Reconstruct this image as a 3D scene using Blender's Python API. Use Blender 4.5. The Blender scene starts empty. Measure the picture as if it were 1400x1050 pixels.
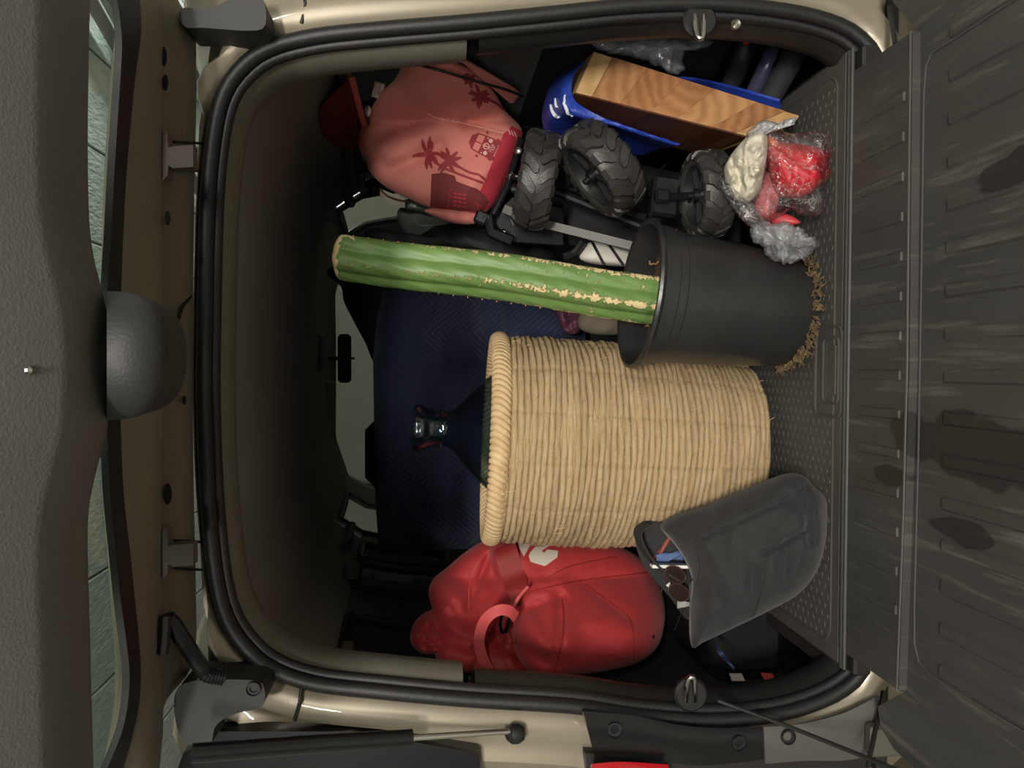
import bpy, math, random
import numpy as np
from mathutils import Vector, Matrix, noise, geometry
random.seed(11)
SC = bpy.context.scene
COL = SC.collection

# ------------------------------------------------------------------ camera, world, lights, exposure
CAM = np.array((0.0, -1.145, 1.355))
PITCH, YAW, FPX = math.radians(6.3), math.radians(-1.43), 1000.0
FW = np.array((math.sin(YAW)*math.cos(PITCH), math.cos(YAW)*math.cos(PITCH), -math.sin(PITCH)))
RT = np.array((math.cos(YAW), -math.sin(YAW), 0.0))
UP = np.cross(RT, FW)
cam_data = bpy.data.cameras.new('camera')
cam = bpy.data.objects.new('camera', cam_data)
COL.objects.link(cam)
cam_data.sensor_fit = 'HORIZONTAL'
cam_data.sensor_width = 36.0
cam_data.lens = 36.0*FPX/1400.0
cam_data.clip_start = 0.02
# the phone was held turned on its side: picture +x is down, picture up is the car's right
cx_, cy_, cz_ = -UP, RT, -FW
cam.matrix_world = Matrix(((cx_[0], cy_[0], cz_[0], CAM[0]), (cx_[1], cy_[1], cz_[1], CAM[1]), (cx_[2], cy_[2], cz_[2], CAM[2]), (0, 0, 0, 1)))
SC.camera = cam
SC.view_settings.view_transform = 'Standard'
SC.view_settings.look = 'None'
SC.view_settings.gamma = 1.0
SC.view_settings.use_curve_mapping = False
SC.view_settings.exposure = 0.0
world = bpy.data.worlds.new('garage_air')
SC.world = world
world.use_nodes = True
world.node_tree.nodes['Background'].inputs[0].default_value = (0.9, 1.0, 0.95, 1)
world.node_tree.nodes['Background'].inputs[1].default_value = 0.02
SC.cycles.max_bounces = 10
SC.cycles.transparent_max_bounces = 16
SC.cycles.caustics_reflective = False
SC.cycles.caustics_refractive = False
LAMP_MAIN = dict(loc=(0.05, -3.25, 2.34), power=118.0, size=(0.6, 0.2), color=(1.0, 0.95, 0.87))
LAMP_FRONT = dict(loc=(2.1, 2.4, 2.58), power=150.0, color=(1.0, 0.99, 0.94))
FILL_BACK = dict(loc=(1.05, -2.75, 2.02), power=26.0, size=(0.9, 0.14), rotz=17, color=(1.0, 0.96, 0.91))  # added fill light behind the car's right side, out of view
FILL_LEFT = dict(loc=(-1.3, -4.3, 1.95), power=44.0, size=(0.9, 0.14), rotz=-17, color=(1.0, 0.96, 0.91))  # added fill light at the back left, out of view

def at(px, py, Y):
    """point on the upright plane y=Y that the picture shows at (px, py)"""
    dx, dy = (px-700.0)/FPX, (py-525.0)/FPX
    d = FW - UP*dx - RT*dy
    return CAM + d*((Y-CAM[1])/d[1])
def atz(px, py, Z):
    dx, dy = (px-700.0)/FPX, (py-525.0)/FPX
    d = FW - UP*dx - RT*dy
    return CAM + d*((Z-CAM[2])/d[2])

# ------------------------------------------------------------------ materials
def lin(c):
    out = []
    for v in c[:3]:
        v = v/255.0
        out.append(v/12.92 if v <= 0.04045 else ((v+0.055)/1.055)**2.4)
    return (*out, 1.0)
MATS = {}
def mat(name, rgb, rough=0.6, metal=0.0, spec=0.5, var=None, bump=None, stretch=(1, 1, 1), rgb2=None, coat=0.0, sheen=0.0, rvar=0.0, emit=None, detail=4.0):
    """principled material; var=(scale, contrast) mixes rgb and rgb2 by noise; bump=(scale, height in m)"""
    if name in MATS: return MATS[name]
    m = bpy.data.materials.new(name); m.use_nodes = True
    nt = m.node_tree; b = nt.nodes['Principled BSDF']
    b.inputs['Base Color'].default_value = lin(rgb)
    b.inputs['Roughness'].default_value = rough
    b.inputs['Metallic'].default_value = metal
    b.inputs['Specular IOR Level'].default_value = spec
    b.inputs['Coat Weight'].default_value = coat
    b.inputs['Sheen Weight'].default_value = sheen
    if emit:
        b.inputs['Emission Color'].default_value = lin(rgb); b.inputs['Emission Strength'].default_value = emit
    tc = nt.nodes.new('ShaderNodeTexCoord'); mp = nt.nodes.new('ShaderNodeMapping')
    mp.inputs['Scale'].default_value = stretch
    nt.links.new(tc.outputs['Object'], mp.inputs['Vector'])
    if var:
        n = nt.nodes.new('ShaderNodeTexNoise'); n.inputs['Scale'].default_value = var[0]; n.inputs['Detail'].default_value = detail
        nt.links.new(mp.outputs[0], n.inputs['Vector'])
        r = nt.nodes.new('ShaderNodeMapRange')
        h = 0.5/max(var[1], 0.01)*0.5
        r.inputs[1].default_value = 0.5-h; r.inputs[2].default_value = 0.5+h
        nt.links.new(n.outputs['Fac'], r.inputs[0])
        mx = nt.nodes.new('ShaderNodeMix'); mx.data_type = 'RGBA'
        mx.inputs[6].default_value = lin(rgb); mx.inputs[7].default_value = lin(rgb2 or [c*0.75 for c in rgb])
        nt.links.new(r.outputs[0], mx.inputs[0]); nt.links.new(mx.outputs[2], b.inputs['Base Color'])
        if rvar:
            r2 = nt.nodes.new('ShaderNodeMapRange'); r2.inputs[3].default_value = rough-rvar; r2.inputs[4].default_value = rough+rvar
            nt.links.new(n.outputs['Fac'], r2.inputs[0]); nt.links.new(r2.outputs[0], b.inputs['Roughness'])
    if bump:
        n2 = nt.nodes.new('ShaderNodeTexNoise'); n2.inputs['Scale'].default_value = bump[0]; n2.inputs['Detail'].default_value = 3
        nt.links.new(mp.outputs[0], n2.inputs['Vector'])
        bp = nt.nodes.new('ShaderNodeBump'); bp.inputs['Strength'].default_value = 1.0; bp.inputs['Distance'].default_value = bump[1]
        nt.links.new(n2.outputs['Fac'], bp.inputs['Height']); nt.links.new(bp.outputs[0], b.inputs['Normal'])
    MATS[name] = m
    return m
def pane_mat(name, tint, gloss=0.08, rough=0.0):
    """thin window glass: what is behind shows through the tint, plus a mirror film"""
    m = bpy.data.materials.new(name); m.use_nodes = True; nt = m.node_tree; nt.nodes.clear()
    o = nt.nodes.new('ShaderNodeOutputMaterial'); mx = nt.nodes.new('ShaderNodeMixShader')
    t = nt.nodes.new('ShaderNodeBsdfTransparent'); g = nt.nodes.new('ShaderNodeBsdfGlossy')
    t.inputs[0].default_value = lin(tint); g.inputs['Roughness'].default_value = rough
    mx.inputs[0].default_value = gloss
    nt.links.new(t.outputs[0], mx.inputs[1]); nt.links.new(g.outputs[0], mx.inputs[2]); nt.links.new(mx.outputs[0], o.inputs[0])
    MATS[name] = m; return m
def film_mat(name, rgb, body=0.25, gloss=0.3, rough=0.15, scale=60, bump=0.003, opacity_var=None):
    """crinkled polythene: see-through, milky in patches, with glints partly painted as white streaks"""
    m = bpy.data.materials.new(name); m.use_nodes = True; nt = m.node_tree; nt.nodes.clear()
    N = nt.nodes.new; L = nt.links.new
    o = N('ShaderNodeOutputMaterial'); tr = N('ShaderNodeBsdfTransparent'); df = N('ShaderNodeBsdfDiffuse'); tl = N('ShaderNodeBsdfTranslucent'); gl = N('ShaderNodeBsdfGlossy')
    tr.inputs[0].default_value = (0.96, 0.96, 0.97, 1); df.inputs[0].default_value = lin(rgb); tl.inputs[0].default_value = lin(rgb)
    gl.inputs['Roughness'].default_value = rough; gl.inputs[0].default_value = (1, 1, 1, 1)
    tc = N('ShaderNodeTexCoord'); n = N('ShaderNodeTexNoise'); n.inputs['Scale'].default_value = scale; n.inputs['Detail'].default_value = 5; n.inputs['Distortion'].default_value = 1.2
    L(tc.outputs['Object'], n.inputs['Vector'])
    bp = N('ShaderNodeBump'); bp.inputs['Strength'].default_value = 1.0; bp.inputs['Distance'].default_value = bump
    L(n.outputs['Fac'], bp.inputs['Height'])
    for s in (df, gl): L(bp.outputs[0], s.inputs['Normal'])
    m1 = N('ShaderNodeMixShader'); m1.inputs[0].default_value = 0.5; L(df.outputs[0], m1.inputs[1]); L(tl.outputs[0], m1.inputs[2])
    m2 = N('ShaderNodeMixShader'); L(tr.outputs[0], m2.inputs[1]); L(m1.outputs[0], m2.inputs[2])
    lo, hi = opacity_var or (body*0.6, body*1.6)
    n3 = N('ShaderNodeTexNoise'); n3.inputs['Scale'].default_value = scale*0.45; n3.inputs['Detail'].default_value = 6
    L(tc.outputs['Object'], n3.inputs['Vector'])
    mr = N('ShaderNodeMapRange'); mr.inputs[1].default_value = 0.42; mr.inputs[2].default_value = 0.66; mr.inputs[3].default_value = lo; mr.inputs[4].default_value = hi
    L(n3.outputs['Fac'], mr.inputs[0])
    n4 = N('ShaderNodeTexNoise'); n4.inputs['Scale'].default_value = scale*0.9; n4.inputs['Detail'].default_value = 3; n4.inputs['Distortion'].default_value = 2.2
    L(tc.outputs['Object'], n4.inputs['Vector'])
    ab = N('ShaderNodeMath'); ab.operation = 'SUBTRACT'; ab.inputs[1].default_value = 0.5; L(n4.outputs['Fac'], ab.inputs[0])
    ab2 = N('ShaderNodeMath'); ab2.operation = 'ABSOLUTE'; L(ab.outputs[0], ab2.inputs[0])
    mr4 = N('ShaderNodeMapRange'); mr4.inputs[1].default_value = 0.0; mr4.inputs[2].default_value = 0.016; mr4.inputs[3].default_value = 0.85; mr4.inputs[4].default_value = 0.0; L(ab2.outputs[0], mr4.inputs[0])  # thin white streaks paint glints into the film's opacity
    mxx = N('ShaderNodeMath'); mxx.operation = 'MAXIMUM'; L(mr.outputs[0], mxx.inputs[0]); L(mr4.outputs[0], mxx.inputs[1]); L(mxx.outputs[0], m2.inputs[0])
    m3 = N('ShaderNodeMixShader'); lw = N('ShaderNodeLayerWeight'); lw.inputs[0].default_value = gloss; L(bp.outputs[0], lw.inputs['Normal'])
    mg = N('ShaderNodeMath'); mg.operation = 'MULTIPLY_ADD'; mg.inputs[1].default_value = 0.6; mg.inputs[2].default_value = gloss*0.35; L(lw.outputs['Fresnel'], mg.inputs[0])
    L(mg.outputs[0], m3.inputs[0]); L(m2.outputs[0], m3.inputs[1]); L(gl.outputs[0], m3.inputs[2]); L(m3.outputs[0], o.inputs[0])
    MATS[name] = m; return m

# ------------------------------------------------------------------ mesh building
class MB:
    def __init__(s): s.v = []; s.f = []; s.attr = None
    def add(s, vs, fs):
        b = len(s.v); s.v.extend([tuple(map(float, p)) for p in vs]); s.f.extend([tuple(i+b for i in q) for q in fs]); return b
    def grid(s, P, cu=False, cv=False):
        P = np.asarray(P, float); nu, nv = P.shape[:2]
        fs = []
        for i in range(nu if cu else nu-1):
            i2 = (i+1) % nu
            for j in range(nv if cv else nv-1):
                j2 = (j+1) % nv
                fs.append((i*nv+j, i*nv+j2, i2*nv+j2, i2*nv+j))
        return s.add(P.reshape(-1, 3), fs)
    def box(s, c, size, R=None, bev=0.0):
        h = [x*0.5 for x in size]; R = R if R is not None else Matrix.Identity(3); c = Vector(c)
        b = min(bev, min(h)*0.9)
        if b <= 0:
            vs = [c+R@Vector((x*h[0], y*h[1], z*h[2])) for x in (-1, 1) for y in (-1, 1) for z in (-1, 1)]
            return s.add(vs, [(0, 1, 3, 2), (4, 6, 7, 5), (0, 4, 5, 1), (2, 3, 7, 6), (0, 2, 6, 4), (1, 5, 7, 3)])
        vs = []; ix = {}
        for x in (-1, 1):
            for y in (-1, 1):
                for z in (-1, 1):
                    for a in range(3):
                        p = [x*(h[0]-b), y*(h[1]-b), z*(h[2]-b)]; p[a] += (x, y, z)[a]*b
                        ix[(x, y, z, a)] = len(vs); vs.append(c+R@Vector(p))
        fs = []
        S = (-1, 1)
        for a in range(3):
            o1, o2 = (a+1) % 3, (a+2) % 3
            for sg in S:
                q = []
                for (u, v) in ((-1, -1), (1, -1), (1, 1), (-1, 1)):
                    k = [0, 0, 0]; k[a] = sg; k[o1] = u; k[o2] = v; q.append(ix[(*k, a)])
                fs.append(q)
            for u in S:
                for v in S:
                    k1 = [0, 0, 0]; k1[a] = -1; k1[o1] = u; k1[o2] = v; k2 = list(k1); k2[a] = 1
                    fs.append((ix[(*k1, o1)], ix[(*k2, o1)], ix[(*k2, o2)], ix[(*k1, o2)]))
        for x in S:
            for y in S:
                for z in S: fs.append(tuple(ix[(x, y, z, a)] for a in range(3)))
        return s.add(vs, fs)
    def tube(s, path, r, n=8, closed=False, caps=True, flat=1.0, up=None):
        P = [Vector(p) for p in path]; m = len(P); rr = r if hasattr(r, '__len__') else [r]*m
        rings = []; prev = None
        for i in range(m):
            a = P[(i-1) % m] if (closed or i > 0) else P[i]; b = P[(i+1) % m] if (closed or i < m-1) else P[i]
            t = (b-a).normalized() if (b-a).length > 1e-9 else Vector((0, 0, 1))
            if prev is None:
                u = Vector(up) if up is not None else Vector((0, 0, 1)) if abs(t.z) < 0.9 else Vector((0, 1, 0))
            else: u = prev
            u = (u-t*u.dot(t)); u = u.normalized() if u.length > 1e-6 else t.orthogonal().normalized(); w = t.cross(u); prev = u
            rings.append([P[i]+(u*math.cos(k*2*math.pi/n)*flat+w*math.sin(k*2*math.pi/n))*rr[i] for k in range(n)])
        b = s.grid([[tuple(p) for p in q] for q in rings], cu=closed, cv=True)
        if caps and not closed:
            s.f.append(tuple(b+k for k in range(n))); s.f.append(tuple(b+(m-1)*n+k for k in range(n)))
        return b
    def ribbon(s, path, wdir, width, th):
        """flat strap: path, the direction(s) of its width, its thickness"""
        P = [Vector(p) for p in path]; m = len(P)
        W = wdir if isinstance(wdir, list) else [wdir]*m
        rings = []
        for i in range(m):
            t = (P[min(i+1, m-1)]-P[max(i-1, 0)]).normalized(); w = Vector(W[i]); w = (w-t*w.dot(t)).normalized(); nn = t.cross(w)
            ww = width[i] if hasattr(width, '__len__') else width
            rings.append([P[i]+w*ww/2+nn*th/2, P[i]-w*ww/2+nn*th/2, P[i]-w*ww/2-nn*th/2, P[i]+w*ww/2-nn*th/2])
        b = s.grid([[tuple(p) for p in q] for q in rings], cv=True)
        s.f.append((b, b+1, b+2, b+3)); e = b+4*(m-1); s.f.append((e, e+1, e+2, e+3))
    def prism(s, poly, vec):
        n = len(poly); A = [np.asarray(p, float) for p in poly]; v = np.asarray(vec, float)
        b = s.add(A+[p+v for p in A], [])
        s.f.append(tuple(b+i for i in range(n))); s.f.append(tuple(b+n+i for i in reversed(range(n))))
        for i in range(n): j = (i+1) % n; s.f.append((b+i, b+j, b+n+j, b+n+i))
    def lathe(s, prof, n=48, M=None, closed=False):
        M = M or Matrix.Identity(4)
        P = [[tuple(M @ Vector((r*math.cos(a*2*math.pi/n), r*math.sin(a*2*math.pi/n), z))) for a in range(n)] for (r, z) in prof]
        s.grid(P, cu=closed, cv=True)
    def sheet(s, P, th, wrap=False):
        """surface P (nu,nv,3) given real thickness th"""
        P = np.asarray(P, float)
        du = np.gradient(P, axis=0); dv = np.gradient(P, axis=1); n = np.cross(du, dv)
        n /= np.maximum(np.linalg.norm(n, axis=2, keepdims=True), 1e-12)
        nu, nv = P.shape[:2]; A = P+n*th/2; B = P-n*th/2
        a = s.grid(A); b = s.grid(B)
        ed = [(i*nv, (i+1)*nv) for i in range(nu-1)]+[(i*nv+nv-1, (i+1)*nv+nv-1) for i in range(nu-1)]+[(j, j+1) for j in range(nv-1)]+[((nu-1)*nv+j, (nu-1)*nv+j+1) for j in range(nv-1)]
        for (p, q) in ed: s.f.append((a+p, a+q, b+q, b+p))
    def mesh(s, name, smooth=35.0):
        import bmesh
        me = bpy.data.meshes.new(name); me.from_pydata(s.v, [], s.f); me.validate()
        bm = bmesh.new(); bm.from_mesh(me)
        bmesh.ops.recalc_face_normals(bm, faces=bm.faces); bm.to_mesh(me); bm.free()
        if smooth:
            me.polygons.foreach_set('use_smooth', [True]*len(me.polygons)); me.set_sharp_from_angle(angle=math.radians(smooth))
        if s.attr is not None and len(s.attr) == len(me.vertices):
            at_ = me.attributes.new('wear_or_shade', 'FLOAT', 'POINT'); at_.data.foreach_set('value', [float(x) for x in s.attr])
        return me
BASE = {}
def link(name, data, parent=None, loc=None):
    o = bpy.data.objects.new(name, data); COL.objects.link(o)
    if parent is not None: o.parent = parent; BASE[o.name] = BASE[parent.name]
    else: BASE[o.name] = Vector(loc or (0, 0, 0)); o.location = BASE[o.name]
    return o
def obj(name, mb, m, parent=None, smooth=35.0, loc=(0, 0, 0)):
    """ONE mesh object; vertices are given in world space and stored relative to the thing's base"""
    me = mb.mesh(name, smooth); me.materials.append(m)
    b = BASE[parent.name] if parent is not None else Vector(loc)
    me.transform(Matrix.Translation(-b))
    return link(name, me, parent, loc)
def tag(o, label=None, cat=None, group=None, kind=None):
    if label: o['label'] = label
    if cat: o['category'] = cat
    if group: o['group'] = group
    if kind: o['kind'] = kind
    return o
def thing(name, label, cat, loc, group=None):
    return tag(link(name, None, None, loc), label, cat, group)
def boxobj(name, c, size, m, parent=None, bev=0.004, R=None, smooth=35.0):
    b = MB(); b.box(c, size, R, bev); return obj(name, b, m, parent, smooth)

# ------------------------------------------------------------------ curves and soft bodies
def spline(pts, n, closed=False):
    """Catmull-Rom through pts, n samples evenly by arc length (any dimension)"""
    P = np.asarray(pts, float); m = len(P); out = []
    seg = m if closed else m-1
    for i in range(seg):
        p0 = P[(i-1) % m] if closed or i > 0 else 2*P[0]-P[1]
        p1 = P[i]; p2 = P[(i+1) % m]
        p3 = P[(i+2) % m] if closed or i < m-2 else 2*P[m-1]-P[m-2]
        for t in np.linspace(0, 1, 12, endpoint=False):
            out.append(0.5*((2*p1)+(-p0+p2)*t+(2*p0-5*p1+4*p2-p3)*t*t+(-p0+3*p1-3*p2+p3)*t**3))
    out.append(P[0] if closed else P[-1]); out = np.array(out)
    L = np.concatenate([[0], np.cumsum(np.linalg.norm(np.diff(out, axis=0), axis=1))])
    q = np.linspace(0, L[-1], n, endpoint=not closed)
    return np.stack([np.interp(q, L, out[:, k]) for k in range(P.shape[1])], axis=1)
def fbm(x, y, z=0.0, oct=4): return noise.fractal(Vector((x, y, z)), 1.0, 2.0, oct)
class Puffy:
    """a stuffed body: the picture's outline at depth Y0, bulging tf towards the tailgate and tb into the car"""
    def __init__(s, outl, Y0, tf, tb, N=120, K=26, p=2.2, q=2.0, creases=(), crumple=None, seed=0.0, centre=None, fade=6, ragged=0.0):
        s.o = spline(outl, N, True)
        if ragged: s.o = s.o+np.array([[noise.noise(Vector((i*0.16, k*9.0, seed))) + 0.6*noise.noise(Vector((i*0.42, k*7.0, seed))) for k in (0, 1)] for i in range(N)])*ragged
        s.c = np.array(centre if centre else s.o.mean(axis=0))
        s.Y0 = Y0 if callable(Y0) else (lambda x, y: Y0)
        s.tf, s.tb, s.p, s.q, s.K, s.N = tf, tb, p, q, K, N
        s.cr, s.cp, s.seed, s.fade = creases, crumple, seed, fade
        d = s.o-s.c; s.ang = np.arctan2(d[:, 1], d[:, 0]); s.rad = np.hypot(d[:, 0], d[:, 1])
        k = np.argsort(s.ang); s.ang, s.rad = s.ang[k], s.rad[k]
    def prof(s, t): return max(0.0, 1-t**s.p)**(1/s.q)
    def disp(s, x, y, t):
        h = 0.0
        for (x0, y0, x1, y1, a, w) in s.cr:
            vx, vy = x1-x0, y1-y0; u = max(0, min(1, ((x-x0)*vx+(y-y0)*vy)/(vx*vx+vy*vy+1e-9)))
            e = math.hypot(x-x0-u*vx, y-y0-u*vy)/w
            if e < 4: h += a*math.exp(-e*e)
        if s.cp:
            for (sc, am) in s.cp:
                n = noise.noise(Vector((x/sc, y/sc, s.seed)))
                h += am*(1-abs(n)*2.2)
        return h*(1-t**s.fade)
    def depth(s, x, y, t, front=True):
        Y = s.Y0(x, y)-s.tf*s.prof(t)-s.disp(x, y, t) if front else s.Y0(x, y)+s.tb*s.prof(t)
        if x > 800: Y = min(Y, float(atz(x, y, 0.682)[1]))      # never below the load floor
        return Y
    def build(s, mb):
        P = []
        ph = np.linspace(0, math.pi/2, s.K)
        for a in ph:                                  # front: edge -> middle
            t = math.cos(a)
            P.append([at(*(s.c+(o-s.c)*t), s.depth(*(s.c+(o-s.c)*t), t)) for o in s.o])
        Q = []
        for a in ph[1::2]:
            t = math.cos(a)
            Q.append([at(*(s.c+(o-s.c)*t), s.depth(*(s.c+(o-s.c)*t), t, False)) for o in s.o])
        mb.grid(np.array(list(reversed(Q))+P), cv=True)
        return s
    def t_of(s, x, y):
        d = np.array((x, y))-s.c; a = math.atan2(d[1], d[0])
        r = np.interp(a, np.concatenate([[s.ang[-1]-2*math.pi], s.ang, [s.ang[0]+2*math.pi]]), np.concatenate([[s.rad[-1]], s.rad, [s.rad[0]]]))
        return min(1.0, math.hypot(*d)/r)
    def pt(s, x, y, off=0.002):
        return at(x, y, s.depth(x, y, s.t_of(x, y))-off)
def decal(mb, polys, surf, step=5.0, off=0.002):
    """flat print: polygons in the cloth's own plane laid on a soft surface"""
    for poly in polys:
        P = [Vector(p) for p in poly]
        xs = [p[0] for p in P]; ys = [p[1] for p in P]; pts = []
        E = []
        for i in range(len(P)):
            a, b = P[i], P[(i+1) % len(P)]; k = max(1, int((b-a).length/step))
            for j in range(k): E.append(a+(b-a)*(j/k))
        n = len(E); pts = list(E)
        x = min(xs)+step/2
        while x < max(xs):
            y = min(ys)+step/2
            while y < max(ys):
                ins = False; j = n-1
                for i in range(n):
                    if (E[i][1] > y) != (E[j][1] > y) and x < (E[j][0]-E[i][0])*(y-E[i][1])/(E[j][1]-E[i][1])+E[i][0]: ins = not ins
                    j = i
                if ins: pts.append(Vector((x, y)))
                y += step
            x += step
        vs, _, fs, *_ = geometry.delaunay_2d_cdt(pts, [], [list(range(n))], 1, 1e-4)
        mb.add([surf.pt(v[0], v[1], off) for v in vs], [tuple(f) for f in fs])
def stroke(pts, w):
    """polygons for a line of width w through pts"""
    out = []
    for a, b in zip(pts[:-1], pts[1:]):
        a, b = np.array(a, float), np.array(b, float); d = (b-a)/np.linalg.norm(b-a); n = np.array((-d[1], d[0]))*w/2; e = d*w*0.2
        out.append([tuple(a+n-e), tuple(b+n+e), tuple(b-n+e), tuple(a-n-e)])
    return out
def seam(mb, pts, surf, r=0.0012, n=24, off=0.001):
    mb.tube([surf.pt(x, y, off) for x, y in spline(pts, n)], r, 5)
def disc(cx, cy, rx, ry=None, n=14, rot=0.0):
    ry = ry or rx
    return [(cx+rx*math.cos(a)*math.cos(rot)-ry*math.sin(a)*math.sin(rot), cy+rx*math.cos(a)*math.sin(rot)+ry*math.sin(a)*math.cos(rot)) for a in np.linspace(0, 2*math.pi, n, endpoint=False)]
# ------------------------------------------------------------------ material library
concrete = mat('concrete_floor', (158, 155, 146), 0.8, var=(3, 0.5), rgb2=(128, 125, 116), bump=(60, 0.002))
wallpaint = mat('garage_wall', (205, 205, 196), 0.85, var=(2, 0.4), rgb2=(185, 186, 178), bump=(40, 0.002))
ceilpanel = mat('garage_ceiling', (214, 224, 218), 0.85, var=(38, 0.9), rgb2=(176, 188, 184), bump=(70, 0.006), stretch=(1, 0.35, 1))
beamgrey = mat('beam_grey', (120, 122, 120), 0.7, var=(20, 0.4))
paint = mat('champagne_paint', (150, 141, 122), 0.38, metal=0.35, var=(4, 0.25), rgb2=(136, 127, 110), coat=0.4)
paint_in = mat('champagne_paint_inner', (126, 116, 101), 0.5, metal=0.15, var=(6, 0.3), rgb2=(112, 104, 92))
rubber = mat('black_rubber', (26, 25, 24), 0.5, var=(30, 0.3), bump=(200, 0.0004))
blacktrim = mat('black_trim', (33, 31, 29), 0.5, var=(40, 0.3), bump=(500, 0.0004))
darktrim = mat('charcoal_trim', (56, 56, 53), 0.55, var=(20, 0.3), bump=(500, 0.0004))
greytrim = mat('grey_trim', (128, 124, 113), 0.6, var=(10, 0.15), bump=(500, 0.0003))
midtrim = mat('mid_grey_trim', (118, 120, 112), 0.65, var=(10, 0.2), bump=(500, 0.0003))
headlin = mat('headliner_cloth', (150, 150, 142), 0.95, var=(90, 0.35), rgb2=(138, 138, 130), bump=(700, 0.0006))
seatcloth = mat('seat_cloth', (30, 31, 33), 0.95, var=(120, 0.4), bump=(500, 0.0006))
chrome = mat('chrome', (190, 186, 180), 0.2, metal=1.0)
steel = mat('steel', (150, 148, 142), 0.35, metal=1.0)
glossblack = mat('gloss_black', (18, 18, 19), 0.28, var=(30, 0.3))
redlens = mat('red_lens', (170, 18, 28), 0.15, coat=0.6)
pane_clear = pane_mat('clear_pane', (228, 229, 224), 0.07)
pane_tint = pane_mat('tinted_pane', (106, 110, 106), 0.06)
pane_hatch = pane_mat('hatch_pane', (236, 242, 238), 0.05)

# ------------------------------------------------------------------ the garage
def struct(o): o['kind'] = 'structure'; return o
GX, GY0, GY1, GZ = 3.4, -5.0, 5.2, 2.78
struct(boxobj('floor', (0, 0.1, -0.05), (2*GX+0.4, GY1-GY0+0.4, 0.1), concrete, bev=0))
ceil = struct(boxobj('ceiling', (0, 0.1, GZ+0.08), (2*GX+0.4, GY1-GY0+0.4, 0.1), wallpaint, bev=0))
struct(boxobj('wall_front', (0, GY1+0.1, GZ/2), (2*GX+0.4, 0.2, GZ), mat('front_wall_paint', (128, 128, 122), 0.85, var=(2, 0.4), rgb2=(116, 116, 110)), bev=0))
struct(boxobj('wall_back', (0, GY0-0.1, GZ/2), (2*GX+0.4, 0.2, GZ), wallpaint, bev=0))
struct(boxobj('wall_right', (GX+0.1, 0.1, GZ/2), (0.2, GY1-GY0, GZ), wallpaint, bev=0))
struct(boxobj('wall_left', (-GX-0.1, 0.1, GZ/2), (0.2, GY1-GY0, GZ), wallpaint, bev=0))
x = -GX+0.25                                              # ceiling boards with open joints
xs_ = [-3.4, -2.9, -2.4, -1.9, -1.4, -0.9, -0.4, 0.1, 0.52, 0.92, 1.33, 1.62, 2.1, 2.6, 3.0, 3.4]
for a, b in zip(xs_[:-1], xs_[1:]):
    for (c, d) in ((-5.0, -1.6), (-1.59, 1.8), (1.81, 5.2)):
        boxobj('panel', ((a+b)/2, (c+d)/2, GZ+0.015), (b-a-0.012, d-c-0.012, 0.03), ceilpanel, ceil, 0.003)
tag(boxobj('ceiling_beam', (1.72, 0.1, GZ-0.05), (0.09, 10.2, 0.1), beamgrey, None, 0.004), kind='structure').name = 'trim_1'
pipe = MB(); pipe.tube([(0.6, 4.8, GZ-0.05), (1.75, 1.2, GZ-0.05)], 0.03, 12)
tag(obj('ceiling_pipe', pipe, beamgrey, loc=(1.1, 2, GZ)), 'grey pipe running across the pale garage ceiling', 'pipe')

def tube_lamp(name, loc, label, L, kind, power, color, size=None, rotz=0.0):
    t = thing(name, label, 'lamp', loc)
    hous = boxobj('housing', (loc[0], loc[1], loc[2]+0.07), (L, 0.12, 0.04), mat('lamp_housing', (225, 225, 220), 0.5), t, 0.006)
    for s in (-1, 1): boxobj('hanger', (loc[0]+s*L*0.35, loc[1], (loc[2]+0.088+GZ)/2), (0.012, 0.012, GZ-loc[2]-0.092), steel, t, 0)
    tb = MB(); tb.tube([(loc[0]-L*0.47, loc[1], loc[2]+0.03), (loc[0]+L*0.47, loc[1], loc[2]+0.03)], 0.016, 12)
    obj('tube', tb, mat('lamp_tube', (255, 246, 230), 0.4, emit=2.0), t)
    ld = bpy.data.lights.new(name+'_light', kind); ld.energy = power; ld.color = color
    if kind == 'AREA': ld.shape = 'RECTANGLE'; ld.size, ld.size_y = size
    else: ld.shadow_soft_size = 0.12
    lo = link('lamp_light', ld, t); lo.location = (0, 0, -0.02)
    return lo
m_ = LAMP_MAIN
lo = tube_lamp('ceiling_or_fill_lamp', m_['loc'], 'garage strip lamp hanging behind the open tailgate', 0.6, 'AREA', m_['power'], m_['color'], m_['size'])
lo.rotation_euler = (math.radians(62), 0, math.radians(-6))
m_ = LAMP_FRONT; tube_lamp('ceiling_or_fill_lamp', m_['loc'], 'garage strip lamp hanging ahead of the car on its right side', 1.0, 'POINT', m_['power'], m_['color'])
m_ = FILL_LEFT; tube_lamp('ceiling_or_fill_lamp', m_['loc'], 'added fill lamp, unseen, hanging low near the rear wall on the left', 1.0, 'AREA', m_['power'], m_['color'], m_['size']).rotation_euler = (math.radians(76), 0, math.radians(m_['rotz']))
m_ = FILL_BACK; tube_lamp('ceiling_or_fill_lamp', m_['loc'], 'added fill lamp, unseen, hanging low behind the right side of the car', 1.0, 'AREA', m_['power'], m_['color'], m_['size']).rotation_euler = (math.radians(76), 0, math.radians(m_['rotz']))

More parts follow.
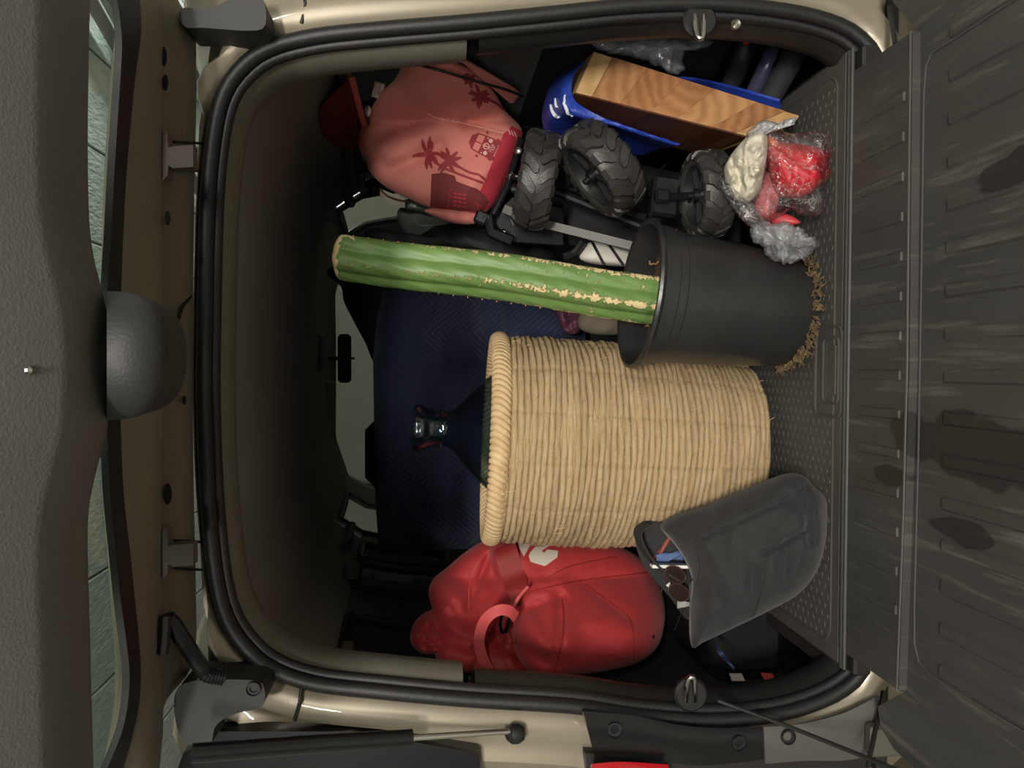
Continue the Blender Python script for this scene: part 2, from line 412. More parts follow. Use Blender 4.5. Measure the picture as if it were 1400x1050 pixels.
# ------------------------------------------------------------------ the car
FZ = 0.68                                                   # load floor height
car = thing('car', 'champagne boxy car with its rear hatch raised and tailgate folded down', 'car', (0, 0, 0))
OPEN_PX = [(283, 520), (284, 440), (286, 340), (289, 260), (296, 190), (307, 140), (328, 104), (366, 74), (430, 56), (520, 46), (640, 36), (760, 24), (860, 14), (960, 11), (1050, 18), (1120, 32), (1166, 54), (1188, 92), (1172, 160), (1158, 300), (1155, 500), (1153, 700), (1160, 840), (1172, 905), (1150, 936), (1100, 960), (1040, 974), (960, 979), (870, 973), (780, 960), (640, 951), (520, 940), (430, 929), (370, 907), (333, 873), (311, 835), (299, 785), (291, 715), (286, 640), (284, 580)]
OP = spline([(*p, 0) for p in OPEN_PX], 200, True)[:, :2]
O3 = np.array([at(p[0], p[1], 0.0) for p in OP])
OC = O3.mean(axis=0)
def outn():
    t = np.roll(O3, -1, axis=0)-np.roll(O3, 1, axis=0); n = np.stack([t[:, 2], 0*t[:, 0], -t[:, 0]], axis=1)
    n /= np.linalg.norm(n, axis=1, keepdims=True)
    s = np.sign(((O3-OC)*n).sum(axis=1)).mean(); return n*s
ON = outn()
# painted rear jamb around the opening; thin along the roof, wide down the sides
wside = np.clip((OP[:, 0]-300)/60.0, 0, 1)
wtop = 1-wside
b = MB(); rows = []
for (d, y) in ((-0.004, 0.004), (0.014, -0.002), (0.019, -0.010), (0.040, -0.016), (0.060, -0.010), (0.066, 0.006), (0.085, 0.012), (0.105, 0.004), (0.150, 0.035), (0.26, 0.10)):
    dd = np.where(wside > 0.99, d, d*wside+np.minimum(d, 0.016)*wtop)
    corner = np.exp(-((np.abs(OP[:, 1]-495)-370)/45.0)**2)*(OP[:, 0] < 345)
    dd = np.maximum(dd, np.minimum(d, 0.045)*corner)
    P = O3+ON*dd[:, None]; P[:, 1] = y; P[:, 2] = np.maximum(P[:, 2], 0.3); rows.append(P)
keep = [i for i in range(200)]
b.grid(np.array(rows), cv=True)
obj('rear_jamb', b, paint, car, 50)
b = MB()                                                    # rubber seal: double lip
SILL = np.array([[0, 0.012, -0.030*max(0, min(1, (p[0]-1135)/18.0))*(1 if 95 < p[1] < 890 else 0)] for p in OP]); SILL[:, 1] *= (SILL[:, 2] < -0.001)
for _ in range(4): SILL = (np.roll(SILL, 1, 0)+SILL*2+np.roll(SILL, -1, 0))/4
b.tube(O3+ON*0.001+SILL+np.array((0, -0.012, 0)), 0.0115, 12, closed=True)
b.tube(O3+SILL-ON*0.011+np.array((0, 0.0, 0)), 0.009, 10, closed=True)
obj('weatherstrip', b, rubber, car, 60)
# inner lining of the opening: grey above, black below
def lining(name, lo_, hi_, m, depth):
    idx = [i for i in range(200) if lo_ <= OP[i, 0] < hi_ and not (OP[i, 0] > 1145 and 110 < OP[i, 1] < 880)]
    runs = []; 
    for i in idx:
        if runs and i == runs[-1][-1]+1: runs[-1].append(i)
        else: runs.append([i])
    if len(runs) > 1 and runs[0][0] == 0 and runs[-1][-1] == 199: runs[0] = runs[-1]+runs[0]; runs.pop()
    for r in runs:
        P = []
        for (f, y) in ((0.016, 0.006), (0.022, 0.02), (0.026, depth*0.5), (0.020, depth*0.85), (0.008, depth), (-0.03, depth+0.012)):
            P.append(O3[r]-ON[r]*f+np.array((0, y, 0)))
        b = MB(); b.grid(np.array(P)); obj(name, b, m, car, 50)
lining('opening_trim', 200, 640, greytrim, 0.10)
lining('lower_opening_trim', 640, 1400, blacktrim, 0.075)

# ---- cabin shell: profile from the floor edge up the side to the roof's middle
PR = np.array([(0.66, 0.60), (0.685, 0.85), (0.695, 1.08), (0.695, 1.27), (0.672, 1.48), (0.645, 1.60), (0.575, 1.70), (0.37, 1.757), (0.0, 1.775)])
def roofz(y): return 1.690+0.150*min(1.0, max(0.0, y)/2.2)
def shell(side, s, y, off=0.0):
    i = min(int(s), 7); u = s-i; p = PR[i]*(1-u)+PR[i+1]*u; t = PR[i+1]-PR[i]; n = np.array((-t[1], t[0])); n = n/np.linalg.norm(n)
    p = p+n*off; z = p[1] if p[1] < 1.2 else 1.2+(p[1]-1.2)*(roofz(y)-1.2)/(1.775-1.2)
    k = 1.0-0.10*max(0.0, y-1.9)
    return (side*p[0]*k, y, z)
def patch(name, side, s0, s1, y0, y1, m, off=0.0, ns=10, ny=12, parent=None, th=0.012):
    P = np.array([[shell(side, s, y, off) for y in np.linspace(y0, y1, ny)] for s in np.linspace(s0, s1, ns)])
    b = MB(); b.sheet(P, th); return obj(name, b, m, parent or car, 40)
for sd in (1, -1):
    patch('lower_side_panel', sd, 0, 3, 0.04, 3.0, darktrim)
    patch('roof_rail_trim', sd, 5, 6.4, 0.05, 1.60, headlin); patch('front_rail_trim', sd, 5.85, 6.6, 1.58, 2.45, headlin)
    patch('rear_pillar_trim', sd, 3, 5, 0.04, 0.20, midtrim)
    patch('quarter_pillar_trim', sd, 3, 5, 0.74, 0.98, midtrim)
    patch('centre_pillar_trim', sd, 3, 5, 1.50, 1.66, midtrim)
    patch('front_pillar_trim', sd, 3, 6, 2.14, 2.5, midtrim)
    patch('belt_trim', sd, 2.2, 3.15, 0.2, 2.2, midtrim, off=0.012)
    patch('door_trim', sd, 1.0, 2.2, 0.98, 2.2, greytrim, off=0.012)
    for (ya, yb, pm) in ((0.20, 0.74, pane_tint), (0.98, 1.50, pane_tint), (1.66, 2.14, pane_clear)):
        st_ = 5.9 if ya > 1.6 else 5
        w = patch('side_window', sd, 3, st_, ya, yb, pm, off=-0.006, ns=6, ny=6, th=0.004)
        loop = [shell(sd, s, ya, 0.008) for s in np.linspace(3.12, st_-0.1, 8)]+[shell(sd, st_-0.1, y, 0.008) for y in np.linspace(ya, yb, 8)[1:]]+[shell(sd, s, yb, 0.008) for s in np.linspace(st_-0.1, 3.12, 8)[1:]]+[shell(sd, 3.12, y, 0.008) for y in np.linspace(yb, ya, 8)[1:-1]]
        b = MB(); b.tube(loop, 0.014, 8, closed=True); obj('window_seal', b, rubber, w)
    for yc in (1.20,):                                       # upright door seal strip and the rear door's latch band
        b = MB(); b.tube([shell(sd, s, yc, 0.03) for s in np.linspace(2.3, 5.1, 14)], 0.02, 10); obj('door_seal', b, rubber, car)
    b = MB(); b.tube([shell(sd, 5.5, y, o) for y, o in ((1.30, 0.0), (1.32, 0.035), (1.38, 0.05), (1.50, 0.05), (1.56, 0.035), (1.58, 0.0))], 0.012, 10); obj('grab_handle', b, midtrim, car)
    b = MB(); b.box(shell(sd, 4.85, 0.43, 0.022), (0.022, 0.17, 0.026), None, 0.005); obj('belt_anchor_cover', b, greytrim, car)
    b = MB(); b.box(shell(sd, 5.15, 1.05, 0.03), (0.05, 0.06, 0.045), None, 0.01); obj('belt_guide', b, greytrim, car)
    P = [shell(sd, 5.0, 0.9, 0.04), shell(sd, 4.0, 0.86, 0.05), shell(sd, 2.6, 0.82, 0.06), shell(sd, 1.2, 0.8, 0.06)]
    b = MB(); b.ribbon(P, (0, 1, 0), 0.045, 0.002); obj('seat_belt', b, seatcloth, car)
    boxobj('side_well', (sd*0.60, 0.46, 0.595), (0.18, 0.92, 0.02), blacktrim, car)
P = np.array([[shell(1, s, y) for y in np.linspace(0.03, 2.45, 20)] for s in np.linspace(5.9, 8, 14)]+[[shell(-1, s, y) for y in np.linspace(0.03, 2.45, 20)] for s in np.linspace(8, 5.9, 14)[1:]])
b = MB(); b.sheet(P, 0.015); obj('headliner', b, headlin, car, 40)
P = P.copy(); P[:, :, 2] += 0.022; P[:, 0, 1] -= 0.02; b = MB(); b.sheet(P, 0.006); obj('roof', b, paint, car, 40)
for sd in (1, -1):
    b = MB(); b.box((sd*0.34+0.05, 2.30, 1.822), (0.44, 0.17, 0.020), Matrix.Rotation(-0.12, 3, 'X'), 0.009); v = obj('sun_visor', b, midtrim, car)
b = MB(); b.box((0.05, 1.9, 1.805), (0.16, 0.12, 0.03), None, 0.01); obj('map_light', b, midtrim, car)
# windscreen, scuttle and dashboard
ws = np.array([[(x*(1+0.12*v), 2.46+0.55*v-0.10*(abs(x)/0.6)**2, 1.825-0.62*v) for v in np.linspace(0, 1, 6)] for x in np.linspace(-0.60, 0.60, 12)])
b = MB(); b.sheet(ws, 0.005); scr = obj('windscreen', b, pane_clear, car)
for sd in (1, -1):
    b = MB(); b.tube([(sd*0.585, 2.40, 1.82), (sd*0.62, 2.62, 1.56), (sd*0.68, 2.90, 1.18)], 0.035, 10); obj('screen_pillar', b, midtrim, car)
b = MB(); b.tube([(x, 2.45-0.10*(abs(x)/0.6)**2, 1.832) for x in np.linspace(-0.6, 0.6, 14)], 0.022, 10); obj('screen_header', b, headlin, car)
boxobj('dashboard', (0, 2.72, 0.95), (1.30, 0.42, 0.42), blacktrim, car, 0.05)
boxobj('bulkhead', (0, 2.98, 0.7), (1.34, 0.06, 1.0), blacktrim, car, 0.0)
boxobj('cabin_floor', (0, 1.95, 0.55), (1.34, 2.1, 0.06), blacktrim, car, 0.0)
mir = at(471, 490, 2.30)
mr = boxobj('rear_view_mirror', mir, (0.225, 0.03, 0.062), blacktrim, car, 0.013)
b = MB(); b.tube([mir+np.array((0, 0, 0.025)), mir+np.array((0, 0.06, 0.09))], 0.009, 8); obj('mirror_stalk', b, blacktrim, mr)
b = MB(); b.tube([mir+np.array((0, 0, -0.025)), mir+np.array((0, -0.005, -0.045))], 0.006, 6); obj('mirror_tab', b, blacktrim, mr)
# seats
def seat(cx):
    b = MB(); b.box((cx, 1.57, 1.12), (0.50, 0.15, 0.66), Matrix.Rotation(-0.20, 3, 'X'), 0.06); s = obj('front_seat', b, seatcloth, car)
    b = MB(); b.box((cx, 1.49, 1.505), (0.25, 0.09, 0.17), Matrix.Rotation(-0.12, 3, 'X'), 0.04); obj('headrest', b, seatcloth, s)
    b = MB(); b.box((cx, 1.85, 0.78), (0.50, 0.50, 0.18), None, 0.05); obj('cushion', b, seatcloth, s)
    for k in (-1, 1): b = MB(); b.tube([(cx+k*0.05, 1.515, 1.38), (cx+k*0.05, 1.495, 1.47)], 0.006, 6); obj('headrest_post', b, chrome, s)
seat(-0.315); seat(0.34)
boxobj('rear_seat', (0, 1.10, 0.86), (1.20, 0.24, 0.58), seatcloth, car, 0.06)
# load floor, mat, sill
boxobj('load_floor', (0, 0.45, 0.640), (1.06, 0.90, 0.06), blacktrim, car, 0.004)
mat_m = mat('load_mat_plastic', (76, 74, 70), 0.6, var=(14, 0.4), rgb2=(60, 58, 55), bump=(400, 0.0004))
b = MB(); b.box((0.010, 0.455, 0.669), (1.022, 0.90, 0.012), None, 0.003); lm = obj('load_mat', b, mat_m, car)
def rrect(x0, x1, y0, y1, r, z, n=6):
    out = []
    for (cx, cy, a0) in ((x1-r, y1-r, 0), (x0+r, y1-r, 90), (x0+r, y0+r, 180), (x1-r, y0+r, 270)):
        for k in range(n+1):
            a = math.radians(a0+90*k/n); out.append((cx+r*math.cos(a), cy+r*math.sin(a), z))
    return out
b = MB(); b.tube(rrect(-0.475, 0.495, 0.030, 0.86, 0.03, 0.675), 0.0022, 6, closed=True)
obj('mat_border', b, mat_m, lm)
b = MB(); rng = random.Random(3)
for i in range(58):
    for j in range(25):
        x = -0.465+i*0.0167; y = 0.045+j*0.0185+(0.009 if i % 2 else 0)
        if -0.09 < x < 0.075 and y < 0.095 or x > 0.485: continue
        pts = [(x+0.0058*math.cos(a), y+0.0068*math.sin(a)) for a in np.linspace(math.pi*1.08, math.pi*1.92, 5)]
        pr = [(p[0], p[1], 0.6748) for p in pts]
        b.tube(pr, [0.0006, 0.0014, 0.0017, 0.0014, 0.0006], 4)
tag(obj('mat_nubs', b, mat_m, lm), kind='stuff')
b = MB(); b.tube(rrect(-0.085, 0.068, 0.004, 0.088, 0.016, 0.676), 0.0026, 6, closed=True)
b.tube(rrect(-0.062, 0.050, 0.014, 0.062, 0.012, 0.676), 0.0028, 6, closed=True)
hf = obj('handle_frame', b, mat_m, lm)
boxobj('handle_plate', (-0.006, 0.037, 0.676), (0.085, 0.030, 0.003), mat_m, lm, 0.001)
b = MB(); b.tube([(-0.055, 0.051, 0.6772), (0.042, 0.051, 0.6772)], 0.002, 6); obj('handle_bar', b, darktrim, lm)
b = MB()
for (y, r) in ((-0.006, 0.004), (-0.014, 0.004)): b.tube([(-0.50, y, 0.676), (0.515, y, 0.676)], r, 8)
obj('sill_lip', b, darktrim, car)
boxobj('sill', (0.005, -0.01, 0.655), (1.02, 0.05, 0.03), blacktrim, car, 0.004)
# tailgate: hinged flap, inner panel, pressed ribs
def gate_mat():
    m = mat('tailgate_plastic', (68, 67, 64), 0.55, var=(9, 0.8), rgb2=(50, 49, 47), bump=(300, 0.0005), stretch=(1, 0.35, 1), rvar=0.12)
    nt = m.node_tree; N = nt.nodes.new; L = nt.links.new; p = nt.nodes['Principled BSDF']
    tc = N('ShaderNodeTexCoord')
    # pale scratches drawn along the direction things were slid in, and one old dark spill with its own outline
    mp = N('ShaderNodeMapping'); mp.inputs['Scale'].default_value = (55, 5, 1); mp.inputs['Rotation'].default_value = (0, 0, 0.35); L(tc.outputs['Object'], mp.inputs[0])
    n = N('ShaderNodeTexNoise'); n.inputs['Scale'].default_value = 1.0; n.inputs['Detail'].default_value = 6; n.inputs['Roughness'].default_value = 0.65; L(mp.outputs[0], n.inputs['Vector'])
    r = N('ShaderNodeMapRange'); r.inputs[1].default_value = 0.54; r.inputs[2].default_value = 0.74; r.inputs[4].default_value = 0.55; L(n.outputs['Fac'], r.inputs[0])
    src = p.inputs['Base Color'].links[0].from_socket
    m1 = N('ShaderNodeMix'); m1.data_type = 'RGBA'; m1.inputs[7].default_value = lin((112, 109, 102)); L(src, m1.inputs[6]); L(r.outputs[0], m1.inputs[0])
    def blob(cx, cy, sx, sy, prev):
        q = N('ShaderNodeMapping'); q.inputs['Location'].default_value = (-cx/sx, -cy/sy, 0); q.inputs['Scale'].default_value = (1/sx, 1/sy, 0); L(tc.outputs['Object'], q.inputs[0])
        nz = N('ShaderNodeTexNoise'); nz.inputs['Scale'].default_value = 14; nz.inputs['Detail'].default_value = 5; L(tc.outputs['Object'], nz.inputs['Vector'])
        ln = N('ShaderNodeVectorMath'); ln.operation = 'LENGTH'; L(q.outputs[0], ln.inputs[0])
        ad = N('ShaderNodeMath'); ad.operation = 'MULTIPLY_ADD'; ad.inputs[1].default_value = 1.5; L(nz.outputs['Fac'], ad.inputs[0]); L(ln.outputs['Value'], ad.inputs[2])
        rr = N('ShaderNodeMapRange'); rr.inputs[1].default_value = 1.62; rr.inputs[2].default_value = 1.70; rr.inputs[3].default_value = 0.72; rr.inputs[4].default_value = 0.0; L(ad.outputs[0], rr.inputs[0])
        mm = N('ShaderNodeMix'); mm.data_type = 'RGBA'; mm.inputs[7].default_value = lin((24, 23, 21)); L(prev, mm.inputs[6]); L(rr.outputs[0], mm.inputs[0]); return mm.outputs[2]
    c = blob(-0.105, -0.33, 0.048, 0.24, m1.outputs[2]); c = blob(0.235, -0.38, 0.026, 0.11, c); c = blob(-0.16, -0.13, 0.016, 0.04, c); c = blob(-0.215, -0.26, 0.018, 0.07, c)
    L(c, p.inputs['Base Color'])
    return m
gm = gate_mat()
def zpoly(px, z): return [atz(x, y, z) for x, y in px]
tg = MB(); tg.prism(zpoly([(1249, 500), (1252, 300), (1255, 46), (1240, 24), (1222, 4), (1212, -20), (1218, -70), (1650, -160), (1650, 1200), (1330, 1110), (1262, 1062), (1222, 1024), (1204, 994), (1200, 966), (1236, 946), (1243, 700)], 0.664), (0, 0, -0.045))
tgo = obj('tailgate', tg, gm, car, 30)
b = MB(); b.prism(zpoly([(1158, 104), (1248, 43), (1244, 500), (1229, 944), (1146, 886), (1151, 500)], 0.676), (0, 0, -0.012)); flap = obj('hinged_flap', b, gm, tgo, 30)
b = MB(); b.tube(zpoly([(1246, 44), (1243, 300), (1241, 500), (1236, 700), (1227, 944)], 0.6745), 0.0030, 8); obj('flap_lip', b, mat('worn_edge', (74, 73, 70), 0.4), tgo)
b = MB(); b.tube(zpoly([(1252, 44), (1249, 300), (1247, 500), (1242, 700), (1233, 944)], 0.6655), 0.0028, 6); obj('gap_shade_strip', b, rubber, tgo)  # black strip stands in for the shade inside the gap
b = MB(); b.tube(zpoly([(1420, -22), (1300, 56), (1274, 72), (1266, 90), (1263, 130), (1260, 350), (1256, 600), (1250, 830), (1250, 880), (1256, 905), (1275, 925), (1345, 968), (1420, 1012)], 0.665), 0.0013, 6); obj('panel_groove', b, mat('worn_edge', (92, 90, 86), 0.4), tgo)
for k in range(-7, 9):
    x = 0.0575*k-0.012
    g = boxobj('rib', (x, -0.405, 0.664), (0.020, 0.36, 0.007), gm, tgo, 0.0033)
    if -7 < k < 8: boxobj('short_rib', (x, -0.097, 0.676), (0.016, 0.105, 0.0045), gm, tgo, 0.0021)
b = MB(); b.tube([at(982, 958, -0.01), at(1070, 990, -0.06), at(1210, 1046, -0.20), at(1300, 1085, -0.28)], 0.0032, 8); obj('support_cable', b, rubber, tgo)
for (x0, y0, x1, y1) in ((1208, 945, 1186, 1050), (1216, 10, 1224, 60)):
    b = MB(); b.tube([at(x0, y0, -0.04), at(x1, y1, -0.10)], 0.004, 6); obj('gate_edge_seal', b, rubber, tgo)
# side jamb furniture
def plate(name, px, Y, th, m, parent=car, bevsm=30):
    b = MB(); b.prism([at(x, y, Y) for x, y in px], (0, th, 0)); return obj(name, b, m, parent, bevsm)
def bolt(px, py, Y, r, parent, m=rubber):
    c = at(px, py, Y); b = MB()
    b.lathe([(0, -0.008), (r*0.55, -0.008), (r*0.6, -0.004), (r*0.62, 0), (r, 0), (r, 0.004)], 14, Matrix.Translation(Vector(c)) @ Matrix.Rotation(-math.pi/2, 4, 'X') @ Matrix.Scale(-1, 4, (0, 0, 1)))
    return obj('fixing_bolt', b, m, parent)
def curved_plate(name, top, bot, Y, bulge, th, m):
    T = spline(top, 30); Bq = spline(bot, 30); P = []
    for v in np.linspace(0, 1, 9):
        P.append([at(*(T[i]*(1-v)+Bq[i]*v), Y-bulge*math.sin(math.pi*(0.15+0.85*v))) for i in range(30)])
    b = MB(); b.sheet(np.array(P), th); return obj(name, b, m, car, 40)
h1 = curved_plate('lamp_housing', [(796, 972), (860, 978), (930, 992), (985, 996), (1040, 994)], [(812, 1030), (850, 1032), (900, 1036), (960, 1042), (1042, 1034)], -0.03, 0.012, 0.012, glossblack)
bolt(840, 997, -0.048, 0.012, h1); bolt(1010, 1015, -0.048, 0.012, h1)
h2 = curved_plate('bumper_corner', [(1042, 994), (1090, 990), (1150, 975), (1200, 950)], [(1044, 1040), (1100, 1036), (1150, 1036), (1185, 1030)], -0.028, 0.010, 0.012, mat('bumper_plastic', (78, 76, 73), 0.5, bump=(500, 0.0004)))
bolt(1077, 1007, -0.045, 0.012, h2)
plate('bumper_recess', [(800, 1030), (1185, 1032), (1180, 1110), (806, 1110)], -0.012, 0.05, blacktrim)
curved_plate('tail_lamp', [(808, 1046), (850, 1043), (912, 1047)], [(812, 1100), (850, 1100), (920, 1100)], -0.035, 0.02, 0.01, redlens)
b = MB(); b.box(at(1222, 1010, -0.06), (0.05, 0.02, 0.09), None, 0.004); obj('gate_hinge', b, steel, car)
hc = MB(); hc.prism([at(x, y, -0.075) for x, y in spline([(238, 965), (244, 940), (272, 930), (320, 929), (352, 931), (361, 940), (358, 966), (322, 976), (295, 992), (287, 1020), (262, 1020), (244, 1000)], 48, True)], (0, 0.07, 0)); h3 = obj('hinge_cover', hc, darktrim, car)
bolt(347, 941, -0.078, 0.010, h3)
plate('hinge_cover', spline([(247, 12), (290, 10), (330, -10), (352, -10), (362, 6), (362, 36), (340, 42), (280, 38), (252, 36)], 40, True), -0.07, 0.06, darktrim)
st = [at(262, 1030, -0.16), at(420, 1018, -0.11), at(563, 1009, -0.075)]
b = MB(); b.tube(st, 0.0125, 14); g = obj('gas_strut', b, glossblack, car)
b = MB(); b.tube([at(563, 1009, -0.075), at(698, 1000, -0.035)], 0.0045, 10); obj('strut_rod', b, chrome, g)
b = MB(); c = at(705, 1003, -0.03)
b.lathe([(0, -0.016), (0.010, -0.013), (0.015, -0.004), (0.015, 0.006), (0.009, 0.014), (0, 0.018)], 16, Matrix.Translation(Vector(c))); b.tube([c, c+np.array((0, 0.04, -0.005))], 0.006, 8); obj('ball_joint', b, rubber, g)
plate('gutter_trim', [(300, 1000), (480, 1000), (655, 1030), (660, 1090), (230, 1090), (250, 1030)], -0.02, 0.03, glossblack)
P = [at(228, 845, -0.13), at(238, 856, -0.12), at(256, 884, -0.10), at(275, 912, -0.085), at(284, 922, -0.08), at(305, 926, -0.07)]
P = spline(P, 66); b = MB(); b.tube(P, [0.0095+0.0022*(k % 2) for k in range(66)], 12); b.tube([at(226, 842, -0.135), at(224, 880, -0.14), at(222, 893, -0.14)], 0.008, 8); obj('cable_hose', b, rubber, car, 20)
for (px, py, sgn) in ((957, 28, 1), (945, 950, -1)):       # chrome latch loops on their plates
    c = at(px, py, -0.012); b = MB(); b.lathe([(0, 0.004), (0.024, 0.004), (0.028, 0), (0.028, -0.006)], 20, Matrix.Translation(Vector(c)) @ Matrix.Rotation(math.pi/2, 4, 'X')); pl = obj('latch_plate', b, rubber, car)
    b = MB(); q = [at(px-7, py-sgn*8, -0.014), at(px-6, py+sgn*14, -0.030), at(px-2, py+sgn*24, -0.034), at(px+4, py+sgn*22, -0.034), at(px+5, py-sgn*8, -0.014)]
    b.tube(spline(q, 24), 0.0042, 10); obj('latch_loop', b, chrome, pl)
bolt(1005, 34, -0.012, 0.008, car, steel)
b = MB(); b.tube([at(412, 56-24, -0.012), at(418, 6, -0.012), at(412, -20, -0.005)], 0.003, 6); obj('sealant_joint', b, rubber, car); b = MB(); b.tube([at(412, 940, -0.012), at(410, 960, -0.022), at(403, 985, -0.01)], 0.003, 6); obj('sealant_joint', b, rubber, car)
for sd in (1, -1):                                          # outer skin below the windows, and the roof gutter
    P = np.array([[(sd*(0.775+0.035*math.sin(math.pi*(z-0.25)/1.1)), y, z) for y in np.linspace(0.09, 3.1, 16)] for z in np.linspace(0.28, 1.24, 12)])
    b = MB(); b.sheet(P, 0.006); obj('body_side', b, paint, car, 40)
    b = MB(); b.tube([(sd*0.60, 0.08, 1.66), (sd*0.63, 0.6, 1.70), (sd*0.62, 2.3, 1.79)], 0.03, 8); obj('roof_gutter', b, paint, car)
# wheel-arch ledges that carry the side luggage
boxobj('wheel_arch_cover', (-0.56, 0.56, 0.695), (0.22, 0.56, 0.20), rubber, car, 0.05)
boxobj('wheel_arch_cover', (0.625, 0.70, 0.745), (0.12, 0.40, 0.30), blacktrim, car, 0.05)
# ---- raised hatch
ys = [-70, -10, 30, 60, 100, 160, 240, 320, 400, 500, 600, 680, 760, 820, 880, 920, 960, 1000, 1050, 1120]
seal_o = [176, 186, 189, 187, 181, 175, 168, 164, 161, 159, 161, 165, 174, 180, 186, 188, 186, 178, 164, 140]
seal_i = [140, 154, 160, 162, 160, 156, 151, 147, 142, 140, 142, 146, 154, 160, 168, 172, 170, 162, 142, 112]
ridge = [214, 222, 224, 223, 222, 222, 222, 222, 222, 222, 222, 222, 221, 221, 222, 222, 221, 219, 214, 205]
edge = [232, 239, 262, 268, 268, 268, 266, 265, 264, 263, 264, 265, 267, 268, 268, 258, 226, 223, 218, 210]
hinge_n = at(264, 500, 0.0); 
NN = 110
yy = np.linspace(-70, 1120, NN)
def col(v):
    q = spline(list(zip(ys, v)), 400); return np.interp(yy, q[:, 0], q[:, 1])
so, si, rg, ed = map(col, (seal_o, seal_i, ridge, edge))
hat = MB(); rows = []
for (f, a, c, Y) in ((0, so, rg, -0.205), (0.28, so, rg, -0.186), (0.34, so, rg, -0.183), (0.62, so, rg, -0.160), (0.67, so, rg, -0.156), (0.98, so, rg, -0.128), (1.0, so, rg, -0.122), (0.04, rg, ed, -0.104), (0.60, rg, ed, -0.058), (0.66, rg, ed, -0.054), (0.97, rg, ed, -0.022), (1.0, rg, ed, -0.018)):
    rows.append([at(a[i]*(1-f)+c[i]*f, yy[i], Y) for i in range(NN)])
P = np.array(rows); Q = P.copy(); Q[:, :, 2] += 0.035; Q[0, :, 2] -= 0.02; Q[-1, :, 2] -= 0.028
hat.grid(P); hat.grid(Q)
k = len(rows)*NN
for i in range(NN-1):
    hat.f.append((i, i+1, k+i+1, k+i)); e = (len(rows)-1)*NN; hat.f.append((e+i, e+i+1, k+e+i+1, k+e+i))
hatch = obj('hatch', hat, paint_in, car, 30)
sl = np.array([[at(so[i], yy[i], -0.204) for i in range(NN)], [at(so[i]*0.75+si[i]*0.25, yy[i], -0.214) for i in range(NN)], [at(so[i]*0.3+si[i]*0.7, yy[i], -0.226) for i in range(NN)], [at(si[i], yy[i], -0.240) for i in range(NN)]])
b = MB(); b.sheet(sl, 0.008); obj('glass_seal', b, rubber, hatch, 50)
gl = []
for i in range(NN):
    a = at(si[i], yy[i], -0.238)+np.array((0, 0, 0.004)); z2 = np.array((a[0]*1.02, -0.74, a[2]+0.085)); gl.append([a*(1-v)+z2*v+np.array((0, 0, 0.018*math.sin(math.pi*v))) for v in np.linspace(0, 1, 8)])
b = MB(); b.sheet(np.array(gl), 0.004); obj('hatch_glass', b, pane_hatch, hatch, 60)
tys = [-80, 0, 100, 200, 300, 350, 400, 450, 520, 580, 620, 660, 700, 760, 860, 950, 1050, 1130]
txs = [124, 123, 121, 120, 122, 128, 140, 150, 152, 148, 138, 128, 121, 120, 123, 125, 128, 130]
yt = np.linspace(-80, 1130, 90); q = spline(list(zip(tys, txs)), 300); tx = np.interp(yt, q[:, 0], q[:, 1])
hm = mat('hatch_trim', (104, 103, 98), 0.5, var=(8, 0.2), bump=(400, 0.0004))
fr = np.array([at(tx[i], yt[i], -0.55) for i in range(90)]); lowz = fr[:, 2]
P = []
for (dy, dz) in ((-0.03, 0.20), (0.006, 0.16), (0.010, 0.03), (0.006, 0.006), (0, 0), (-0.010, -0.002), (-0.072, -0.002), (-0.078, 0.001), (-0.105, 0.012), (-0.19, 0.062), (-0.23, 0.09), (-0.24, 0.20)):
    P.append(fr+np.array((0, dy, dz)))
b = MB(); b.grid(np.array(P)); obj('hatch_trim_panel', b, hm, hatch, 35)
# wiper motor cover: a shallow dome hanging under the trim
c = at(190, 486, -0.50); b = MB(); P = []
for a in np.linspace(0, math.pi/2, 12):
    t = math.cos(a)
    P.append([at(146+92*max(0, (math.sin(ph)*abs(math.sin(ph))**-0.25 if abs(math.sin(ph)) > 1e-6 else 0))*t*0.985, 486+88*(math.copysign(abs(math.cos(ph))**0.8, math.cos(ph)))*t, -0.55-0.045*math.sin(a)) for ph in np.linspace(0, math.pi, 40)])
F = np.array(P); Bk = F[:1].copy(); Bk[..., 1] += 0.07; Bk[..., 2] += 0.012
b.grid(np.concatenate([Bk, F])); obj('wiper_motor_cover', b, mat('motor_cover', (40, 40, 38), 0.6, var=(8, 0.2), bump=(400, 0.0004)), hatch, 60)
b = MB(); b.tube(spline([at(234, 452, -0.12), at(243, 438, -0.09), at(249, 420, -0.06), at(261, 404, -0.02)], 16), 0.003, 6); obj('wiring', b, rubber, hatch)
def hole(px, py, rx, ry, Y):
    b = MB(); c = at(px, py, Y); e1 = at(px+rx, py, Y)-c; e2 = at(px, py+ry, Y)-c
    b.prism([c+e1*math.cos(a)+e2*math.sin(a) for a in np.linspace(0, 2*math.pi, 16, endpoint=False)], (0, 0.012, 0.004)); return obj('access_hole', b, mat('hole_black', (14, 13, 12), 0.9), hatch)
hole(224, 75, 4, 11, -0.126); hole(226, 111, 4, 9, -0.126); hole(229, 297, 4, 9, -0.126); hole(229, 676, 6, 14, -0.126); hole(252, 547, 3, 6, -0.07)
for (yc, s) in ((212, 1), (757, -1)):
    plate('latch_bracket', [(222, yc-36), (228, yc-30), (230, yc-10), (236, yc-12), (264, yc-14), (264, yc+16), (236, yc+18), (230, yc+14), (229, yc+28), (222, yc+36)], -0.128, 0.02, mat('bracket_paint', (92, 84, 74), 0.6), hatch)
    for d in (-18, 20): b = MB(); b.tube([at(238, yc+d, -0.10), at(276, yc+d+2, -0.01)], 0.0022, 6); obj('bracket_pin', b, rubber, hatch)
b = MB()
